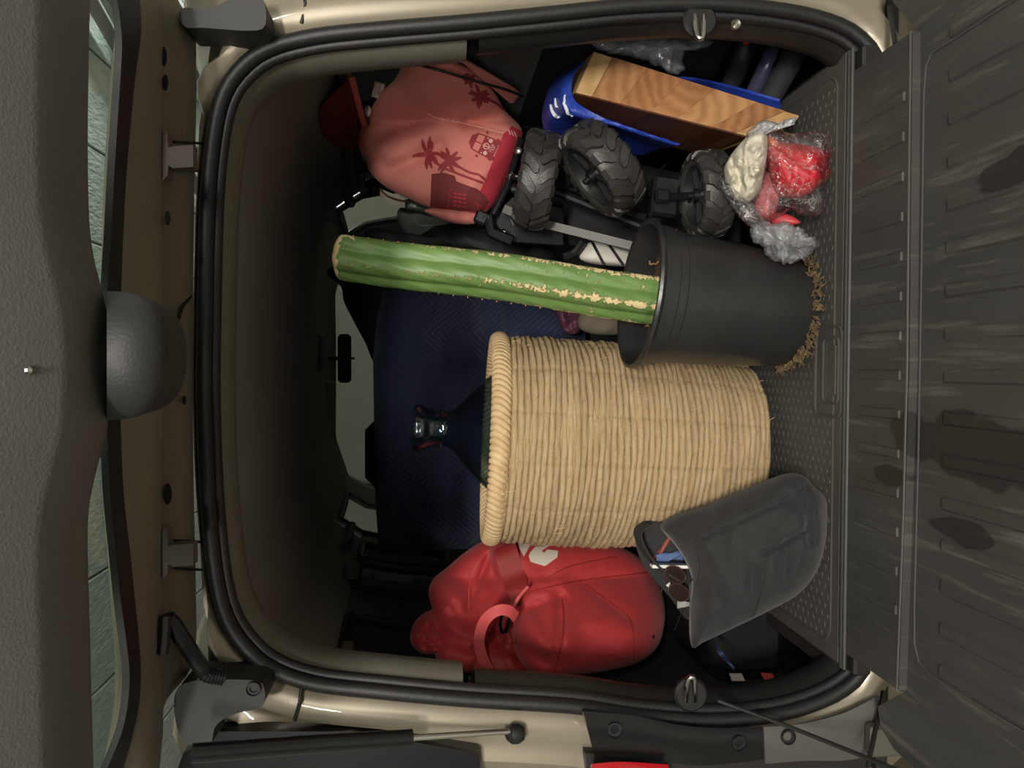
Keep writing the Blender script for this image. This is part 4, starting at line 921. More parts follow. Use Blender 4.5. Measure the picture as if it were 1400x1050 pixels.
ky = thing('metal_keys', 'bunch of steel keys on a ring below the sunglasses in the tote', 'keys', tuple(at(932, 822, 0.22)))
for (x0, y0, x1, y1, wd) in ((913, 798, 920, 806, 3.5), (925, 803, 943, 812, 4), (926, 826, 944, 826, 6)):
    b = MB(); d = np.array((y1-y0, x0-x1), float); d = d/np.linalg.norm(d)*wd; b.prism([at(x0-d[0], y0-d[1], 0.205), at(x1-d[0]*.4, y1-d[1]*.4, 0.20), at(x1+d[0]*.4, y1+d[1]*.4, 0.20), at(x0+d[0], y0+d[1], 0.205)], (0, 0.002, 0)); obj('key', b, mat('key_steel', (150, 148, 142), 0.5, metal=0.8), ky)
b = MB(); b.tube([at(x, y, 0.206) for x, y in disc(936, 818, 8, 5, 20)], 0.0012, 6, closed=True); obj('split_ring', b, chrome, ky)
b = MB(); b.tube(spline([at(940, 824, 0.204), at(932, 838, 0.21), at(922, 862, 0.22)], 12), 0.0009, 5); obj('key_cord', b, steel, ky)
for (px, mcol, nm, lb) in (([(997, 921), (1014, 921), (1019, 931), (1001, 931)], (190, 184, 172), 'paper_label', 'small white label lying in the dark side pocket'), ([(1040, 920), (1056, 921), (1060, 930), (1046, 931)], (196, 72, 52), 'paper_label', 'small orange-red label lying in the dark side pocket')):
    prismo(nm, px, 0.19, 0.002, mat(nm+str(mcol[0]), mcol, 0.6), lb, 'label')
b = MB(); P = np.array([[at(980+u*24, 882+u*30+v*(10-6*u), 0.16+0.02*math.sin(u*5+v)) for v in np.linspace(0, 1, 6)] for u in np.linspace(0, 1, 14)]); b.sheet(P, 0.002)
tag(obj('blue_strap', b, mat('dark_blue_web', (34, 46, 76), 0.7), None, 60, loc=tuple(at(990, 900, 0.10))), 'dark blue fabric strap hanging below the black tote', 'strap')
# ---- coral beach tote with palms and a van
def coral_tote():
    m = mat('coral_cloth', (220, 134, 122), 0.75, var=(4, 0.3), rgb2=(208, 122, 110), bump=(600, 0.0004), sheen=0.1)
    band = mat('crimson_cloth', (186, 52, 66), 0.75, bump=(600, 0.0004)); dk = mat('print_red', (150, 48, 54), 0.75); hip = mat('maroon_cloth', (116, 44, 46), 0.8, bump=(500, 0.0004)); wh = mat('print_pink', (226, 176, 168), 0.7)
    Yf = lambda x, y: 0.62+0.0003*(700-x)-max(0, 165-y)*0.0032
    t = thing('beach_tote', 'coral fabric tote printed with palm trees and a van, crimson base band', 'bag', tuple(at(610, 190, 0.6)))
    body = Puffy([(553, 82), (563, 64), (590, 72), (622, 84), (650, 100), (676, 126), (690, 150), (714, 178), (706, 210), (690, 250), (672, 284), (655, 292), (625, 290), (588, 284), (555, 270), (528, 256), (506, 236), (500, 218), (491, 204), (490, 186), (500, 162), (520, 128), (540, 108)], Yf, 0.080, 0.07, 160, 40, 3.4, 2.0,
        creases=[(585, 155, 690, 180, -0.010, 5), (590, 158, 520, 182, -0.018, 12), (640, 165, 690, 150, -0.018, 9), (540, 230, 600, 200, -0.020, 12), (560, 110, 590, 150, 0.010, 16), (520, 210, 560, 215, 0.014, 16), (600, 130, 640, 130, 0.008, 16), (500, 180, 530, 240, -0.008, 8), (620, 200, 660, 230, 0.006, 25)], crumple=[(90, 0.010), (35, 0.002)], seed=4.4, centre=(605, 190))
    b = MB(); body.build(b); bo = obj('bag_body', b, m, t, 80)
    b = MB(); decal(b, [[(688, 184), (700, 172), (713.5, 179), (705, 211), (689, 250), (671, 283), (655, 291), (640, 290), (652, 270), (664, 245), (676, 214)]], body, 4, 0.0025); obj('base_band', b, band, bo, 60)
    b = MB(); decal(b, [[(590, 238), (606, 236), (621, 240), (624, 248), (640, 254), (652, 258), (664, 268), (669, 276), (660, 288), (625, 289), (588, 283)]], body, 4, 0.004); pk = obj('side_pocket', b, hip, bo, 60)
    b = MB(); seam(b, [(617, 258), (614, 272), (612, 287)], body, 0.0010, off=0.005); obj('seam', b, band, pk)
    b = MB()
    for k in range(3):
        for j in range(4): decal(b, stroke([(621+k*6, 264+j*5.5+k), (624.5+k*6, 264.5+j*5.5+k)], 2.4), body, 3, 0.0055)
    for k in range(2): decal(b, stroke([(650+4*k, 276+3*k), (656+3*k, 288-4*k)], 1.0), body, 3, 0.0055)
    obj('small_print', b, band, pk, 0)
    leaf = lambda cx, cy, a, L, bend: [(cx+0.0*L, cy)]+[(cx+L*s*math.cos(a+bend*s)-w*math.sin(a+bend*s), cy+L*s*math.sin(a+bend*s)+w*math.cos(a+bend*s)) for s, w in ((0.25, 2.6), (0.6, 2.9), (0.85, 1.6), (1.0, 0))]+[(cx+L*s*math.cos(a+bend*s)-w*math.sin(a+bend*s), cy+L*s*math.sin(a+bend*s)+w*math.cos(a+bend*s)) for s, w in ((0.85, -1.4), (0.6, -2.2), (0.25, -2.2))]
    for (cx, cy, Ls, ph, trunk) in ((586, 211, 24, 0.2, [(589, 214), (600, 226), (622, 236), (660, 250)]), (614, 219, 20, 0.9, [(618, 222), (640, 235), (655, 239), (665, 248)]), (656, 132, 17, 0.1, [(660, 134), (676, 140), (690, 150)]), (640, 108, 10, 0.4, [(640, 110), (643, 116), (645, 120)])):
        rg = random.Random(int(cx)); polys = []
        for k in range(10): polys.append(leaf(cx, cy, ph+k*2*math.pi/10+rg.uniform(-.15, .15), Ls*rg.uniform(0.75, 1.1), rg.uniform(-0.5, 0.6)))
        polys.append(disc(cx, cy, 4.5)); polys += stroke([tuple(p) for p in spline(trunk, 9)], 3.2)
        b = MB(); decal(b, polys, body, 4, 0.0028); obj('palm_print', b, dk, bo, 0)
    # the printed van, front view, lying on its side like the cloth
    c0 = np.array((663.0, 199.0)); ex = np.array((0.906, 0.423)); ey = np.array((-0.423, 0.906))      # ex: down the van, ey: across it
    V = lambda a, c: tuple(c0+ex*a+ey*c)
    vb = [[V(*q) for q in ((-19, -9), (-16, -12), (-3, -13), (11, -13.5), (11, -17), (15, -17), (15, 14), (18, 14), (18, 9.5), (20, 9), (15, 15), (11, 16), (11, 13.5), (-3, 13), (-16, 12), (-19, 9))]]
    vb = [[V(*q) for q in ((-19, -8), (-16, -12), (-3, -13.5), (13, -14), (13, 14), (-3, 13.5), (-16, 12), (-19, 8))], [V(*q) for q in ((11, -16), (16, -16), (16, 16), (11, 16))], [V(*q) for q in ((16, -14), (19, -14), (19, -9), (16, -9))], [V(*q) for q in ((16, 9), (19, 9), (19, 14), (16, 14))], [V(*q) for q in ((-22, -6), (-19, -8), (-19, 8), (-22, 6))], [V(*q) for q in ((-6, -19), (-3, -19), (-3, -16), (-6, -16))], [V(*q) for q in ((-6, 16), (-3, 16), (-3, 19), (-6, 19))]]
    b = MB(); decal(b, vb, body, 4, 0.0034); vo = obj('van_print', b, dk, bo, 0)
    b = MB(); decal(b, [[V(*q) for q in ((-14, -10.5), (-5, -11.5), (-5, -0.8), (-14, -0.8))], [V(*q) for q in ((-14, 0.8), (-5, 0.8), (-5, 11.5), (-14, 10.5))]], body, 4, 0.0040); obj('van_windows', b, m, vo, 0)
    ring_ = [V(2+3.9*math.cos(a), 3.9*math.sin(a)) for a in np.linspace(0, 2*math.pi, 17)]
    s_ = stroke(ring_, 1.1)+stroke([V(-1.5, -2), V(2.4, 0), V(-1.5, 2)], 0.9)+stroke([V(2.4, 0), V(5.6, 0)], 0.9)
    s_ += [disc(*V(4.5, 9.2), 2.9), disc(*V(4.5, -9.2), 2.9), disc(*V(-0.5, -11), 1.0), disc(*V(-0.5, 11), 1.0)]
    def digit(segs, off): return [q for s in segs for q in stroke([V(13.5-3*s[0][1]+0, off+1.7*s[0][0]), V(13.5-3*s[1][1], off+1.7*s[1][0])], 0.6)]
    four = [((0, 2), (0, 1)), ((0, 1), (1, 1)), ((1, 2), (1, 0))]; two = [((0, 2), (1, 2)), ((1, 2), (1, 1)), ((1, 1), (0, 1)), ((0, 1), (0, 0)), ((0, 0), (1, 0))]; one = [((0.5, 2), (0.5, 0))]
    for k, dg in enumerate((four, two, two, one)): s_ += digit(dg, -5.2+k*2.9)
    b = MB(); decal(b, s_, body, 3, 0.0044); obj('van_marks', b, wh, vo, 0)
    b = MB(); decal(b, [p for k in range(3) for p in stroke([(696+k*4-1, 177+k*1.5), (698+k*4, 184+k*1.5)], 1.5)], body, 3, 0.004); obj('tab_print', b, wh, bo, 0)
    fl = Puffy([(558, 66), (566, 58), (584, 60), (604, 64), (640, 82), (680, 106), (708, 124), (706, 136), (696, 140), (676, 112), (645, 92), (610, 80), (580, 76)], lambda x, y: Yf(x, y)-0.02, 0.03, 0.02, 120, 14, 2, 2, creases=[(583, 60, 580, 78, -0.01, 4)], crumple=[(30, 0.004)], seed=2.2, centre=(630, 84), fade=3)
    b = MB(); fl.build(b); obj('top_flap', b, m, t, 80)
    lw = Puffy([(580, 288), (600, 284), (640, 288), (658, 293), (654, 304), (640, 307), (618, 305), (598, 298)], 0.64, 0.03, 0.03, 80, 14, creases=[(618, 290, 620, 304, 0.008, 8)], seed=1.0)
    b = MB(); lw.build(b); obj('rear_panel', b, m, t, 80)
    b = MB(); seam(b, [(585, 155), (600, 162), (640, 170), (688, 182)], body, 0.0011); obj('seam', b, wh, bo)
    return body
ct = coral_tote()
b = MB(); b.tube(spline([at(530, 78, 0.39), at(556, 84, 0.33), at(600, 96, 0.31), at(650, 111, 0.33), at(690, 122, 0.36), at(715, 132, 0.42)], 40), 0.0028, 8)
tag(obj('elastic_cord', b, rubber, None, 60, loc=tuple(at(630, 105, 0.45))), 'thin black elastic cord stretched across the coral tote', 'cord')
hb = thing('shoulder_bag', 'dim dark red bag with a stiff side panel behind the coral tote', 'bag', tuple(at(465, 160, 0.9)))
b = MB(); Puffy([(436, 152), (450, 132), (470, 114), (482, 104), (488, 120), (496, 150), (494, 175), (490, 198), (480, 205), (455, 198), (440, 180)], lambda x, y: 0.41+max(0, y-104)*0.0046, 0.015, 0.025, 100, 20, creases=[(470, 130, 480, 195, -0.008, 6)], crumple=[(50, 0.008)]).build(b); obj('bag_body', b, mat('dark_red_cloth', (136, 50, 48), 0.8, bump=(500, 0.0005)), hb, 80)
b = MB(); b.sheet(np.array([[at(481+u*17, 106+u*66+v*2, 0.35+u*0.24+0.03*v) for v in np.linspace(0, 1, 4)] for u in np.linspace(0, 1, 12)]), 0.012); obj('side_panel', b, mat('rose_edge', (176, 84, 78), 0.7), hb, 60)
b = MB(); P = np.array([[at(512+u*14-v*3, 112+v*20+u*3, 0.52+0.01*math.sin(u*4+v*3)+0.05*v) for v in np.linspace(0, 1, 8)] for u in np.linspace(0, 1, 8)]); b.sheet(P, 0.004)
tag(obj('printed_packet', b, mat('packet_print', (214, 204, 186), 0.5, var=(55, 1.2), rgb2=(120, 24, 34)), None, 60, loc=tuple(at(518, 122, 0.84))), 'small red and white printed packet above the coral tote', 'packet')
b = MB(); Puffy([(498, 148), (504, 144), (508, 152), (504, 160), (499, 156)], 0.60, 0.012, 0.01, 40, 10).build(b)
tag(obj('white_tag', b, mat('paper_white', (226, 222, 212)), None, 80, loc=tuple(at(503, 152, 0.84))), 'small white tag between the dim red bag and the coral tote', 'tag')
hat_ = thing('straw_hat', 'cream hat brim peeping out under the coral tote', 'hat', tuple(at(545, 270, 0.75)))
b = MB(); P = np.array([[at(520+u*34, 259+u*14+v*(10+4*math.sin(u*3.1)), 0.74+0.03*v) for v in np.linspace(0, 1, 6)] for u in np.linspace(0, 1, 14)]); b.sheet(P, 0.004); obj('brim', b, mat('cream_straw', (232, 224, 200), 0.7, bump=(300, 0.001)), hat_, 60)
b = MB(); b.tube(spline([at(519, 258, 0.735), at(530, 268, 0.735), at(548, 274, 0.735), at(556, 274, 0.74)], 16), 0.0022, 6); obj('brim_binding', b, mat('brown_binding', (96, 60, 46), 0.8), hat_)
b = MB(); c = at(512, 258, 0.80); b.lathe([(0, -0.016), (0.010, -0.014), (0.016, -0.004), (0.016, 0.006), (0.008, 0.015), (0, 0.016)], 18, Matrix.Translation(Vector(c)))
tag(obj('seat_knob', b, rubber, None, 60, loc=tuple(c)), 'small round black seat ball beside the cream hat brim', 'knob')  # round knob, taken for part of a seat
jg = thing('water_jug', 'greenish translucent plastic jug below the coral tote', 'jug', tuple(at(600, 300, 0.85)))
jm = mat('jug_plastic', (118, 128, 116), 0.25, var=(30, 0.6), rgb2=(96, 106, 96)); b = MB(); Puffy([(543, 290), (560, 280), (590, 284), (625, 296), (640, 308), (622, 322), (580, 330), (552, 318)], 0.90, 0.05, 0.06, 90, 20, crumple=[(22, 0.006)]).build(b); obj('jug_body', b, jm, jg, 80)
b = MB(); Puffy([(546, 276), (560, 272), (590, 280), (612, 290), (600, 294), (570, 288), (552, 284)], 0.80, 0.025, 0.02, 70, 14, crumple=[(12, 0.004)]).build(b); obj('jug_shoulder', b, jm, jg, 80)
b = MB(); Puffy([(498, 318), (520, 312), (560, 326), (580, 318), (600, 308), (640, 310), (690, 316), (730, 330), (760, 345), (740, 362), (660, 350), (560, 345), (510, 335)], 0.76, 0.08, 0.06, 120, 20, crumple=[(40, 0.01)], centre=(625, 330)).build(b)
tag(obj('black_jacket', b, mat('black_nylon', (24, 24, 26), 0.7, bump=(300, 0.0006)), None, 80, loc=tuple(at(625, 330, 0.76))), 'black nylon jacket bundled behind the cactus stem', 'jacket')
b = MB(); Puffy([(447, 374), (460, 364), (500, 372), (540, 376), (585, 392), (590, 420), (560, 470), (535, 500), (512, 496), (500, 470), (484, 440), (470, 412), (466, 392)], 1.41, 0.02, 0.015, 110, 20, crumple=[(60, 0.012)]).build(b)
tag(obj('dark_garment', b, mat('charcoal_wool', (27, 28, 32), 0.95, bump=(300, 0.0008)), None, 80, loc=tuple(at(520, 430, 1.36))), 'dark garment piled high behind the cactus tip', 'garment')
# ---- folded wagon
def wagon():
    t = thing('folded_wagon', 'folded black garden wagon stood on end with chunky all-terrain wheels', 'wagon', tuple(at(860, 270, 0.45)))
    fm = mat('wagon_tube', (30, 30, 31), 0.35, metal=0.3); gm_ = mat('wagon_bar', (86, 84, 78), 0.5); tr = mat('tyre_rubber', (45, 44, 42), 0.42, var=(30, 0.4), rgb2=(56, 54, 50), bump=(300, 0.0006)); hubm = mat('hub_plastic', (40, 40, 40), 0.4, var=(20, 0.3))
    def bar(nm, q, r, m, n=10, flat=1.0):
        b = MB(); b.tube([at(*p) for p in q], r, n, flat=flat); return obj(nm, b, m, t)
    bar('frame_tube', [(700, 258, 0.50), (760, 262, 0.47), (885, 312, 0.40), (1035, 345, 0.30)], 0.011, fm)
    bar('frame_tube', [(752, 246, 0.47), (800, 262, 0.44), (884, 298, 0.38)], 0.010, fm)
    bar('flat_bar', [(690, 286, 0.475), (730, 303, 0.45), (866, 337, 0.40), (1020, 362, 0.32)], 0.0125, gm_, 4)
    bar('frame_tube', [(712, 190, 0.50), (704, 218, 0.49), (692, 258, 0.48), (674, 294, 0.475)], 0.008, fm)
    bar('frame_tube', [(668, 296, 0.48), (672, 318, 0.475), (700, 330, 0.47)], 0.014, fm)
    for (x, y) in ((708, 207), (698, 241), (664, 300), (688, 318)):
        b = MB(); c = Vector(at(x, y, 0.468)); b.lathe([(0, -0.008), (0.006, -0.006), (0.008, 0.0), (0.008, 0.006)], 12, Matrix.Translation(c) @ Matrix.Rotation(-math.pi/2, 4, 'X') @ Matrix.Scale(-1, 4, (0, 0, 1))); obj('rivet', b, steel, t)
    b = MB(); b.box(at(658, 298, 0.475), (0.03, 0.02, 0.03), Matrix.Rotation(0.4, 3, 'Y'), 0.005); obj('corner_clip', b, fm, t)
    b = MB(); b.prism([at(x, y, 0.50) for x, y in ((672, 300), (700, 270), (770, 285), (770, 335), (700, 330))], (0, 0.02, 0)); obj('corner_plate', b, fm, t)
    b = MB(); b.box(at(908, 270, 0.27), (0.08, 0.03, 0.055), Matrix.Rotation(0.1, 3, 'Y'), 0.006); ab = obj('axle_block', b, fm, t)
    b = MB(); b.box(at(905, 268, 0.25), (0.025, 0.02, 0.03), None, 0.004)
    for k in range(6): b.box(at(897+k*3.2, 268, 0.238), (0.028, 0.004, 0.002), None, 0.0008)
    obj('ribbed_knob', b, fm, ab)
    b = MB(); Puffy([(740, 215), (760, 200), (900, 230), (1000, 250), (1050, 300), (1048, 345), (900, 348), (760, 330), (736, 290)], 0.60, 0.03, 0.05, 100, 16, crumple=[(50, 0.012)]).build(b); obj('dark_canvas_fill', b, mat('wagon_fill_canvas', (22, 22, 23), 0.8, bump=(400, 0.0005)), t, 80)  # black cloth added to fill the darkness behind the frame
    # wheels: the axis is given by the way the wheel faces in the picture
    bt = MB(); R_ = 0.094
    tyre = [(0.068, -0.026), (0.072, -0.034), (0.080, -0.038), (0.089, -0.036), (0.0945, -0.028), (0.0955, 0), (0.0945, 0.028), (0.089, 0.036), (0.080, 0.038), (0.072, 0.034), (0.068, 0.026), (0.066, 0)]
    bt.lathe(tyre, 56, closed=True); me_t = bt.mesh('tyre', 40); me_t.materials.append(tr)
    bh = MB(); bh.lathe([(0, 0.016), (0.018, 0.020), (0.020, 0.010), (0.058, 0.012), (0.068, 0.032), (0.073, 0.032), (0.073, -0.030), (0.060, -0.012), (0, -0.012)], 48); me_h = bh.mesh('rim', 30); me_h.materials.append(hubm)
    bs = MB(); bs.box((0.041, 0, 0.018), (0.050, 0.014, 0.014), None, 0.003); me_s = bs.mesh('spoke', 30); me_s.materials.append(hubm)
    ba = MB(); ba.lathe([(0, 0.048), (0.006, 0.047), (0.007, 0.036), (0.012, 0.034), (0.014, 0.018)], 18); me_a = ba.mesh('axle_nut', 30); me_a.materials.append(fm)
    def lug(sgn):
        m_ = MB(); P = []
        prof = [(0.001, -0.10, 0.30), (0.006, -0.06, 0.50), (0.013, 0.08, 0.58), (0.022, 0.32, 0.58), (0.031, 0.42, 0.58), (0.0395, 0.44, 0.52)]
        top = []; bot = []
        for (z, sk, wd) in prof:
            rt = 0.1045 if z < 0.03 else (0.102 if z < 0.035 else 0.092); rb = 0.090 if z < 0.035 else 0.084
            a = 2*math.pi/16
            for rr, L_ in ((rt, top), (rb, bot)):
                w_ = wd*(1.0 if rr == rt else 1.12); L_.append([((rr)*math.cos(a*(sk+e*w_)), rr*math.sin(a*(sk+e*w_)), sgn*z) for e in (-0.5, 0.5)])
        n = len(prof); v = [p for q in top for p in q]+[p for q in bot for p in q]; f = []
        for i in range(n-1):
            f += [(2*i, 2*i+1, 2*i+3, 2*i+2), (2*n+2*i, 2*n+2*i+1, 2*n+2*i+3, 2*n+2*i+2), (2*i, 2*i+2, 2*n+2*i+2, 2*n+2*i), (2*i+1, 2*i+3, 2*n+2*i+3, 2*n+2*i+1)]
        f += [(0, 1, 2*n+1, 2*n), (2*n-2, 2*n-1, 4*n-1, 4*n-2)]
        m_.add(v, f); me = m_.mesh('tread_block', 25); me.materials.append(tr); return me
    l1, l2 = lug(1), lug(-1)
    def wheel(px, py, Y, face, scale=1.0):
        c = Vector(at(px, py, Y)); zx = Vector((-UP*face[0]-RT*face[1]-FW*face[2])).normalized()
        q = Vector((0, 0, 1)).rotation_difference(zx).to_matrix().to_4x4()
        w = link('wheel', me_t, t); w.matrix_local = Matrix.Translation(c-BASE[t.name]) @ q @ Matrix.Scale(scale, 4)
        link('rim', me_h, w); link('axle_nut', me_a, w)
        for k in range(5): link('spoke', me_s, w).rotation_euler = (0, 0, 2*math.pi*k/5+0.3)
        for k in range(16):
            link('tread_block', l1, w).rotation_euler = (0, 0, 2*math.pi*k/16); link('tread_block', l2, w).rotation_euler = (0, 0, 2*math.pi*(k+0.5)/16)
        return w
    wheel(734, 247, 0.385, (-0.975, -0.19, 0.02), 0.98)
    wheel(822, 231, 0.285, (-0.76, 0.64, 0.08), 0.95)
    wheel(966, 266, 0.195, (-0.97, 0.10, 0.10), 0.78)
    bar('axle', [(734, 247, 0.40), (700, 242, 0.47)], 0.006, steel); bar('axle', [(815, 237, 0.285), (790, 262, 0.46)], 0.007, fm); bar('axle', [(960, 267, 0.195), (912, 270, 0.26)], 0.008, fm)
    bar('hanger_bracket', [(800, 234, 0.36), (772, 245, 0.42), (745, 258, 0.50)], 0.018, fm, 4)
    b = MB(); b.box(tuple(np.array(at(1010, 335, 0.44))*np.array((1, 1, 0))+np.array((0, 0, FZ+0.045))), (0.30, 0.12, 0.085), None, 0.01); obj('end_rail', b, fm, t)
wagon()
# ---- butcher's block
def board():
    t = thing('butcher_block', 'thick brown wooden butcher block standing on edge in the blue tote', 'chopping board', tuple(at(930, 130, 0.3)))
    A, A2, B, B2 = (Vector(at(812, 70, 0.245)), Vector(at(787, 126, 0.235)), Vector(at(1094, 158, 0.125)), Vector(at(1024, 186, 0.12)))
    Bt = B+(B2-B)*0.0
    dep = Vector((0.016, 0.17, 0.02)); cols = [((208, 172, 122), (186, 146, 98)), ((184, 136, 94), (152, 104, 66)), ((172, 122, 82), (142, 94, 60)), ((178, 128, 86), (148, 100, 64)), ((188, 142, 96), (158, 112, 72)), ((172, 124, 84), (134, 90, 58)), ((200, 160, 110), (172, 130, 84))]
    cut = [0, 0.10, 0.27, 0.45, 0.60, 0.80, 0.93, 1.0]
    for i in range(7):
        m = bpy.data.materials.new('block_wood'); m.use_nodes = True; nt = m.node_tree; N = nt.nodes.new; L = nt.links.new; p = nt.nodes['Principled BSDF']; p.inputs['Roughness'].default_value = 0.42
        tc = N('ShaderNodeTexCoord'); mp_ = N('ShaderNodeMapping'); mp_.inputs['Location'].default_value = (0.07-0.03*(i % 4), 0, 0.16-0.05*i); L(tc.outputs['Object'], mp_.inputs[0])
        wv = N('ShaderNodeTexWave'); wv.wave_type = 'RINGS'; wv.rings_direction = 'Y'; wv.inputs['Scale'].default_value = 9+3*(i % 3); wv.inputs['Distortion'].default_value = 4; wv.inputs['Detail'].default_value = 5; wv.inputs['Detail Scale'].default_value = 1.6; wv.inputs['Detail Roughness'].default_value = 0.7; L(mp_.outputs[0], wv.inputs['Vector'])
        n = N('ShaderNodeTexNoise'); n.inputs['Scale'].default_value = 130; n.inputs['Detail'].default_value = 4; L(mp_.outputs[0], n.inputs['Vector'])
        mm = N('ShaderNodeMath'); mm.operation = 'MULTIPLY_ADD'; mm.inputs[1].default_value = 0.6; L(wv.outputs['Fac'], mm.inputs[0]); 
        m5 = N('ShaderNodeMath'); m5.operation = 'MULTIPLY'; m5.inputs[1].default_value = 0.5; L(n.outputs['Fac'], m5.inputs[0]); L(m5.outputs[0], mm.inputs[2])
        mx = N('ShaderNodeMix'); mx.data_type = 'RGBA'; mx.inputs[6].default_value = lin(cols[i][0]); mx.inputs[7].default_value = lin(cols[i][1]); L(mm.outputs[0], mx.inputs[0]); L(mx.outputs[2], p.inputs['Base Color'])
        f0, f1 = cut[i]+(0.0004 if i else 0), cut[i+1]-(0.0004 if i < 6 else 0)
        e = 0.0035
        def P(f, g): return A+(B-A)*f+((A2-A)*(1-f)+(B2-B)*f)*g
        q = [P(f0, 0), P(f1, 0), P(f1, 1), P(f0, 1)]
        if i == 6: q = [P(f0, 0), P(1.0, 0), P(1.035, 0.25), P(1.045, 0.6), P(1.04, 1), P(f0, 1)]
        b = MB(); b.prism(q, dep); o = obj('block', b, m, t, 30)
        bv = o.modifiers.new('edge', 'BEVEL'); bv.width = 0.0020 if i in (0, 6) else 0.0003; bv.segments = 2
        n_ = (A2-A).normalized(); fm_ = mat('shaded_wood_face_%d' % i, [(96, 60, 38), (84, 48, 28), (92, 54, 32), (78, 45, 27), (88, 52, 31), (74, 42, 25), (92, 58, 36)][i], 0.4, var=(16, 0.7), rgb2=[(80, 48, 29), (66, 37, 22), (74, 42, 25), (64, 36, 21), (70, 40, 24), (60, 34, 20), (74, 45, 28)][i], stretch=(4, 0.6, 4), detail=6)  # darker brown copy of the wood puts the side's shade into its colour
        b = MB(); s_ = dep*0.010; b.prism([P(f0, 1)+s_, P(f1, 1)+s_, P(f1, 1)+n_*0.003+s_, P(f0, 1)+n_*0.003+s_], dep*0.985); tag(obj('face', b, fm_, o, 30), 'side face of the block with its shade painted in')
board()
# ---- blue woven tote round the block
def blue_tote():
    m = mat('blue_poly', (42, 70, 170), 0.45, var=(20, 0.4), rgb2=(34, 58, 150), bump=(140, 0.0012)); wh = mat('print_white', (214, 218, 228), 0.6)
    t = thing('blue_tote', 'shiny blue woven plastic tote with white printed strokes wrapped round the butcher block', 'bag', tuple(at(850, 150, 0.35)))
    rowpx = [[(800, 84), (784, 104), (786, 138), (828, 162), (878, 180), (930, 197)], [(783, 92), (769, 112), (772, 150), (822, 166), (876, 184), (922, 199)], [(764, 104), (752, 130), (758, 162), (815, 172), (868, 190), (905, 202)], [(752, 118), (744, 150), (757, 180), (808, 190), (850, 200), (890, 206)], [(746, 134), (742, 168), (760, 200), (808, 205), (848, 210), (880, 210)]]
    rowY = [[0.30, 0.27, 0.262, 0.255, 0.225, 0.19], [0.33, 0.29, 0.27, 0.265, 0.24, 0.21], [0.37, 0.36, 0.36, 0.38, 0.36, 0.34], [0.43, 0.43, 0.44, 0.46, 0.44, 0.42], [0.48, 0.48, 0.49, 0.50, 0.48, 0.46]]
    G = np.array([[at(*p, Y-0.022) for p, Y in zip(rp, ry)] for rp, ry in zip(rowpx, rowY)])
    G1 = np.stack([spline(G[i], 60) for i in range(5)]); G2 = np.stack([spline(G1[:, j], 34) for j in range(60)], axis=1)
    for i in range(34):
        for j in range(60): G2[i, j] += np.array((0, -1, 0))*0.006*fbm(i*0.16, j*0.11, 3)
    b = MB(); b.sheet(G2, 0.003); fw = obj('front_wall', b, m, t, 60)
    def S(u, v, off=0.004):
        i, j = min(u*33, 31.99), min(v*59, 57.99); i0, j0 = int(i), int(j); fu, fv = i-i0, j-j0; p = G2[i0, j0]*(1-fu)*(1-fv)+G2[i0+1, j0]*fu*(1-fv)+G2[i0, j0+1]*(1-fu)*fv+G2[i0+1, j0+1]*fu*fv; n = np.cross(G2[min(i0+1, 33), j0]-G2[max(i0-1, 0), j0], G2[i0, min(j0+1, 59)]-G2[i0, max(j0-1, 0)]); n /= np.linalg.norm(n)
        if n[1] > 0: n = -n
        return p+n*off
    for (u0, u1, v0, v1, w) in ((0.06, 0.20, 0.30, 0.50, 0.006), (0.20, 0.34, 0.26, 0.50, 0.007), (0.34, 0.44, 0.24, 0.46, 0.008), (0.40, 0.30, 0.80, 0.98, 0.003), (0.62, 0.52, 0.66, 0.92, 0.003)):
        b = MB(); b.ribbon([S(u0+(u1-u0)*f, v0+(v1-v0)*f) for f in np.linspace(0, 1, 18)], (0.3, 0, 1), [w*(0.3+0.7*math.sin(math.pi*min(1, f+0.05))) for f in np.linspace(0, 1, 18)], 0.0008); obj('printed_stroke', b, wh, fw)
    P = []
    for v in np.linspace(0, 1, 30):
        e = spline([(925, 106), (960, 110), (1010, 122), (1066, 138)], 30)[int(round(v*29))]; f = spline([(925, 116), (960, 124), (1010, 142), (1068, 160)], 30)[int(round(v*29))]
        P.append([at(*(e*(1-u)+f*u), 0.33-0.17*v+0.03*u+0.01*math.sin(v*7)) for u in np.linspace(0, 1, 8)])
    b = MB(); b.sheet(np.array(P), 0.004); bw = obj('back_wall', b, m, t, 60)
    b = MB(); b.tube([p[0] for p in P], 0.0035, 6); obj('rim_hem', b, m, bw)
blue_tote()
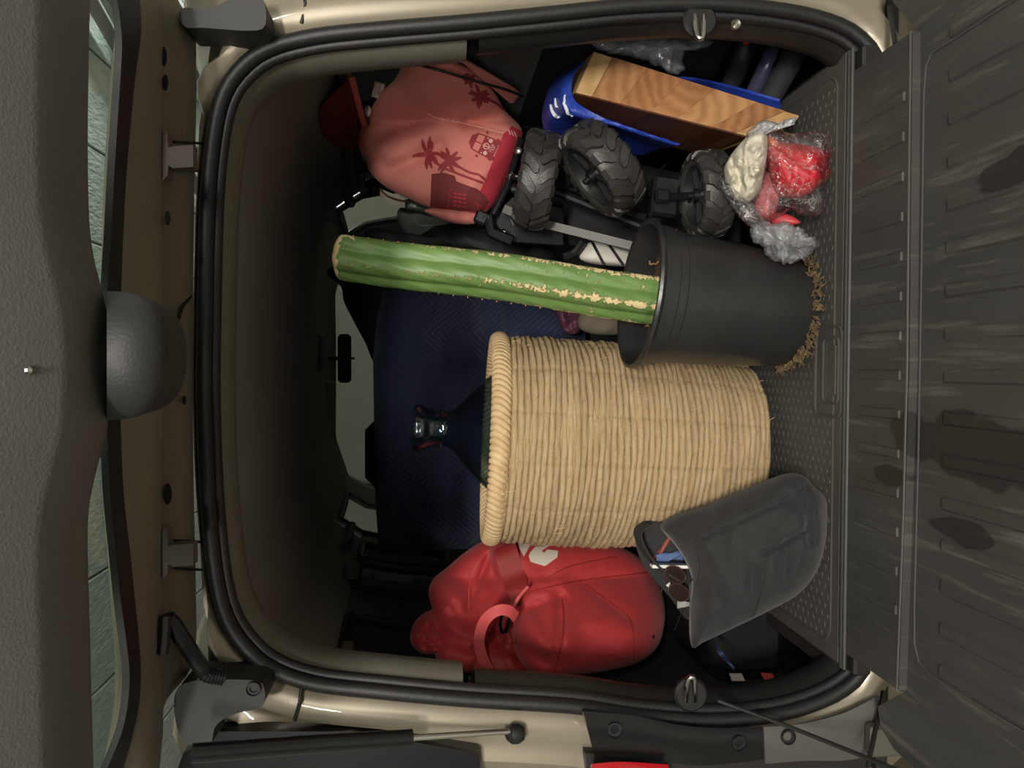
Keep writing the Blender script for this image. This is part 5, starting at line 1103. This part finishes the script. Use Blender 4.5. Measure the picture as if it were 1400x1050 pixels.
# ---- film-wrapped bundle near the sill
def bundle():
    film = film_mat('cling_film', (224, 222, 220), 0.08, 0.22, 0.10, 28, 0.010, (0.0, 0.16)); bag = film_mat('poly_bag', (232, 234, 236), 0.45, 0.35, 0.14, 34, 0.010, (0.35, 0.9))
    t = thing('wrapped_bundle', 'red and cream bundle wrapped in clear film resting on the mat', 'package', tuple(at(1070, 240, 0.1)))
    Yf = lambda x, y: 0.06+max(0, 1115-x)*0.0007
    b = MB(); Puffy([(1044, 186), (1062, 192), (1100, 198), (1128, 206), (1133, 226), (1124, 252), (1100, 268), (1074, 271), (1058, 262), (1050, 235), (1043, 205)], Yf, 0.05, 0.05, 110, 22, creases=[(1062, 200, 1110, 235, -0.004, 3), (1070, 215, 1085, 250, -0.003, 3)], crumple=[(40, 0.003)]).build(b); obj('red_cushion', b, mat('red_vinyl', (214, 40, 52), 0.4), t, 80)
    b = MB(); Puffy([(1042, 184), (1052, 186), (1064, 192), (1062, 202), (1050, 198)], lambda x, y: Yf(x, y)-0.035, 0.012, 0.01, 50, 10).build(b); obj('orange_tab', b, mat('orange_vinyl', (226, 112, 40), 0.45), t, 80)
    b = MB(); Puffy([(1046, 296), (1058, 290), (1080, 294), (1094, 304), (1080, 308), (1056, 306)], lambda x, y: Yf(x, y)+0.004, 0.008, 0.012, 60, 12).build(b); obj('red_corner', b, mat('red_film_covered', (190, 62, 68), 0.5), t, 80)
    b = MB(); Puffy([(1030, 262), (1040, 240), (1058, 236), (1066, 262), (1060, 292), (1044, 300), (1032, 288)], lambda x, y: Yf(x, y)+0.004, 0.02, 0.02, 60, 12).build(b); obj('pink_wrapper', b, mat('pink_vinyl', (206, 110, 112), 0.5), t, 80)
    b = MB(); Puffy([(990, 236), (998, 214), (1014, 194), (1030, 180), (1046, 178), (1050, 200), (1046, 230), (1038, 262), (1020, 278), (1000, 268)], lambda x, y: Yf(x, y)-0.05, 0.035, 0.010, 110, 24, creases=[(1015, 200, 1010, 265, -0.006, 4), (1002, 225, 1022, 262, -0.005, 4), (1030, 190, 1030, 260, 0.006, 6)], crumple=[(16, 0.012), (7, 0.005)], seed=5.5).build(b); obj('cream_cloth', b, mat('cream_linen', (212, 204, 184), 0.85, var=(40, 0.5), rgb2=(180, 172, 154), bump=(200, 0.001)), t, 80)
    b = MB(); Puffy([(1036, 176), (1046, 168), (1060, 172), (1080, 182), (1110, 180), (1132, 184), (1136, 212), (1134, 240), (1124, 258), (1128, 276), (1124, 292), (1104, 296), (1084, 288), (1066, 296), (1040, 308), (1026, 300), (1014, 284), (1024, 262), (1036, 240), (1044, 215)], lambda x, y: Yf(x, y)-0.012, 0.052, 0.02, 190, 46, crumple=[(24, 0.009), (11, 0.004)], creases=[(1066, 200, 1120, 240, -0.005, 3), (1060, 215, 1085, 262, 0.005, 3), (1080, 190, 1128, 215, -0.005, 3), (1050, 200, 1062, 280, 0.007, 4)], seed=6.1, centre=(1080, 238), fade=12, ragged=3.5).build(b); obj('clear_film', b, film, t, 70)
    b = MB(); Puffy([(980, 246), (994, 244), (1010, 262), (1030, 280), (1046, 300), (1040, 310), (1022, 308), (1010, 294), (994, 272)], lambda x, y: Yf(x, y)-0.055, 0.02, 0.01, 110, 24, crumple=[(10, 0.005), (5, 0.003)], seed=2.1, fade=14, ragged=4).build(b); obj('torn_film', b, film, t, 70)
    b = MB(); Puffy([(1020, 186), (1030, 172), (1044, 164), (1062, 168), (1078, 162), (1088, 160), (1086, 170), (1064, 176), (1048, 184), (1044, 205), (1040, 232), (1032, 236), (1032, 206)], lambda x, y: Yf(x, y)-0.055, 0.012, 0.008, 150, 22, crumple=[(8, 0.005), (4, 0.003)], seed=8.1, centre=(1040, 184), fade=14, ragged=2.5).build(b); obj('film_ruffle', b, bag, t, 70)
    b = MB(); Puffy([(1026, 312), (1040, 304), (1056, 304), (1080, 306), (1094, 312), (1108, 322), (1121, 334), (1112, 344), (1102, 354), (1082, 360), (1064, 358), (1048, 350), (1040, 336), (1028, 326)], lambda x, y: Yf(x, y)-0.045, 0.035, 0.015, 190, 40, crumple=[(26, 0.012), (13, 0.003)], creases=[(1040, 312, 1090, 350, -0.016, 4), (1060, 306, 1066, 356, 0.014, 5), (1090, 315, 1080, 358, -0.014, 4), (1045, 335, 1115, 335, 0.012, 5)], seed=3.7, fade=14, ragged=5).build(b)
    tag(obj('poly_bag', b, bag, None, 70, loc=tuple(at(1075, 335, 0.09))), 'crumpled clear plastic bag on the black pot beside the red bundle', 'plastic bag')
    b = MB(); Puffy([(798, 54), (820, 50), (880, 50), (930, 50), (972, 52), (968, 66), (938, 68), (934, 84), (936, 94), (924, 102), (900, 92), (878, 82), (850, 76), (820, 68)], lambda x, y: 0.30, 0.03, 0.03, 150, 30, crumple=[(34, 0.014), (16, 0.003)], seed=4.9, centre=(890, 68), fade=12, ragged=4).build(b)
    tag(obj('hanging_bag', b, film_mat('milky_bag', (226, 228, 232), 0.5, 0.3, 0.2, 14, 0.012, (0.6, 0.92)), None, 70, loc=tuple(at(885, 72, 0.3))), 'milky plastic bag stuffed between the butcher block and the side wall', 'plastic bag')
bundle()
# ---- small things between
sh = thing('white_shoe', 'white shoe with black bands between the cactus and the wagon', 'shoe', tuple(at(835, 345, 0.5)))
b = MB(); Puffy([(792, 352), (798, 338), (812, 330), (840, 334), (866, 344), (870, 362), (840, 364), (806, 360)], 0.50, 0.03, 0.05, 90, 18, crumple=[(30, 0.004)]).build(b); obj('upper', b, mat('white_leather', (216, 212, 200), 0.6), sh, 80)
for (x0, x1) in ((808, 826), (828, 852)):
    b = MB(); b.ribbon(spline([at(x0, 328, 0.475), at((x0+x1)/2, 345, 0.464), at(x1, 362, 0.470)], 14), (0, 0, 1), 0.006, 0.002); obj('band', b, rubber, sh)
b = MB(); b.tube(spline([at(770, 352, 0.48), at(786, 345, 0.48), at(797, 330, 0.47)], 14), 0.010, 8); obj('heel_strap', b, rubber, sh)
b = MB(); Puffy([(796, 424), (812, 420), (846, 426), (858, 440), (850, 456), (820, 458), (796, 452), (790, 440)], 0.66, 0.03, 0.03, 80, 16, crumple=[(40, 0.006)]).build(b)
tag(obj('khaki_cloth', b, mat('khaki', (128, 118, 100), 0.85, bump=(500, 0.0005)), None, 80, loc=tuple(at(822, 440, 0.66))), 'khaki cloth folded behind the basket next to the cactus', 'cloth')
b = MB(); Puffy([(760, 420), (778, 416), (794, 424), (798, 440), (788, 456), (770, 452)], 0.70, 0.02, 0.03, 80, 16, creases=[(775, 420, 782, 455, -0.008, 4)], crumple=[(16, 0.006)]).build(b)
tag(obj('plum_scarf', b, mat('plum_silk', (104, 62, 74), 0.5, var=(40, 0.6), rgb2=(70, 40, 54)), None, 80, loc=tuple(at(780, 436, 0.70))), 'plum scarf crumpled between the blanket and the khaki cloth', 'scarf')
um = thing('umbrella', 'folded black umbrella with a red strap end in the right side pocket', 'umbrella', tuple(at(1000, 90, 0.2)))
b = MB(); b.tube(spline([at(1022, 46, 0.255), at(1015, 75, 0.27), at(1004, 105, 0.32), at(985, 140, 0.36)], 20), [0.012+0.008*min(1, k/6) for k in range(20)], 12); obj('furled_canopy', b, mat('umbrella_nylon', (34, 34, 38), 0.6), um, 60)
b = MB(); b.box(at(1020, 57, 0.235), (0.012, 0.008, 0.012), None, 0.003); obj('strap_end', b, mat('red_tag', (206, 44, 44), 0.5), um)
b = MB(); b.tube([at(1004, 82, 0.30), at(1008, 92, 0.30)], 0.003, 6); obj('ferrule', b, chrome, um)
bo_ = thing('drink_bottle', 'bluish translucent bottle in the right side pocket beside the umbrella', 'bottle', tuple(at(1050, 90, 0.16)))
b = MB(); b.tube(spline([at(1061, 56, 0.25), at(1058, 66, 0.25), at(1048, 90, 0.25), at(1024, 140, 0.30)], 22), [0.010]*3+[0.016]*3+[0.017]*16, 14); obj('bottle_body', b, mat('violet_plastic', (74, 72, 98), 0.25, var=(30, 0.5)), bo_, 60)
b = MB(); b.tube([at(1063, 50, 0.25), at(1061, 58, 0.25)], 0.013, 14); obj('bottle_cap', b, mat('cap_grey', (110, 110, 118), 0.4), bo_)
mt_ = thing('rolled_mat', 'rolled black foam mat standing in the right side pocket', 'mat', tuple(at(1080, 80, 0.12)))
b = MB(); b.tube([at(1092, 52, 0.205), at(1078, 90, 0.20), at(1050, 138, 0.215)], 0.022, 16); obj('roll', b, mat('foam_black', (36, 35, 36), 0.8), mt_)
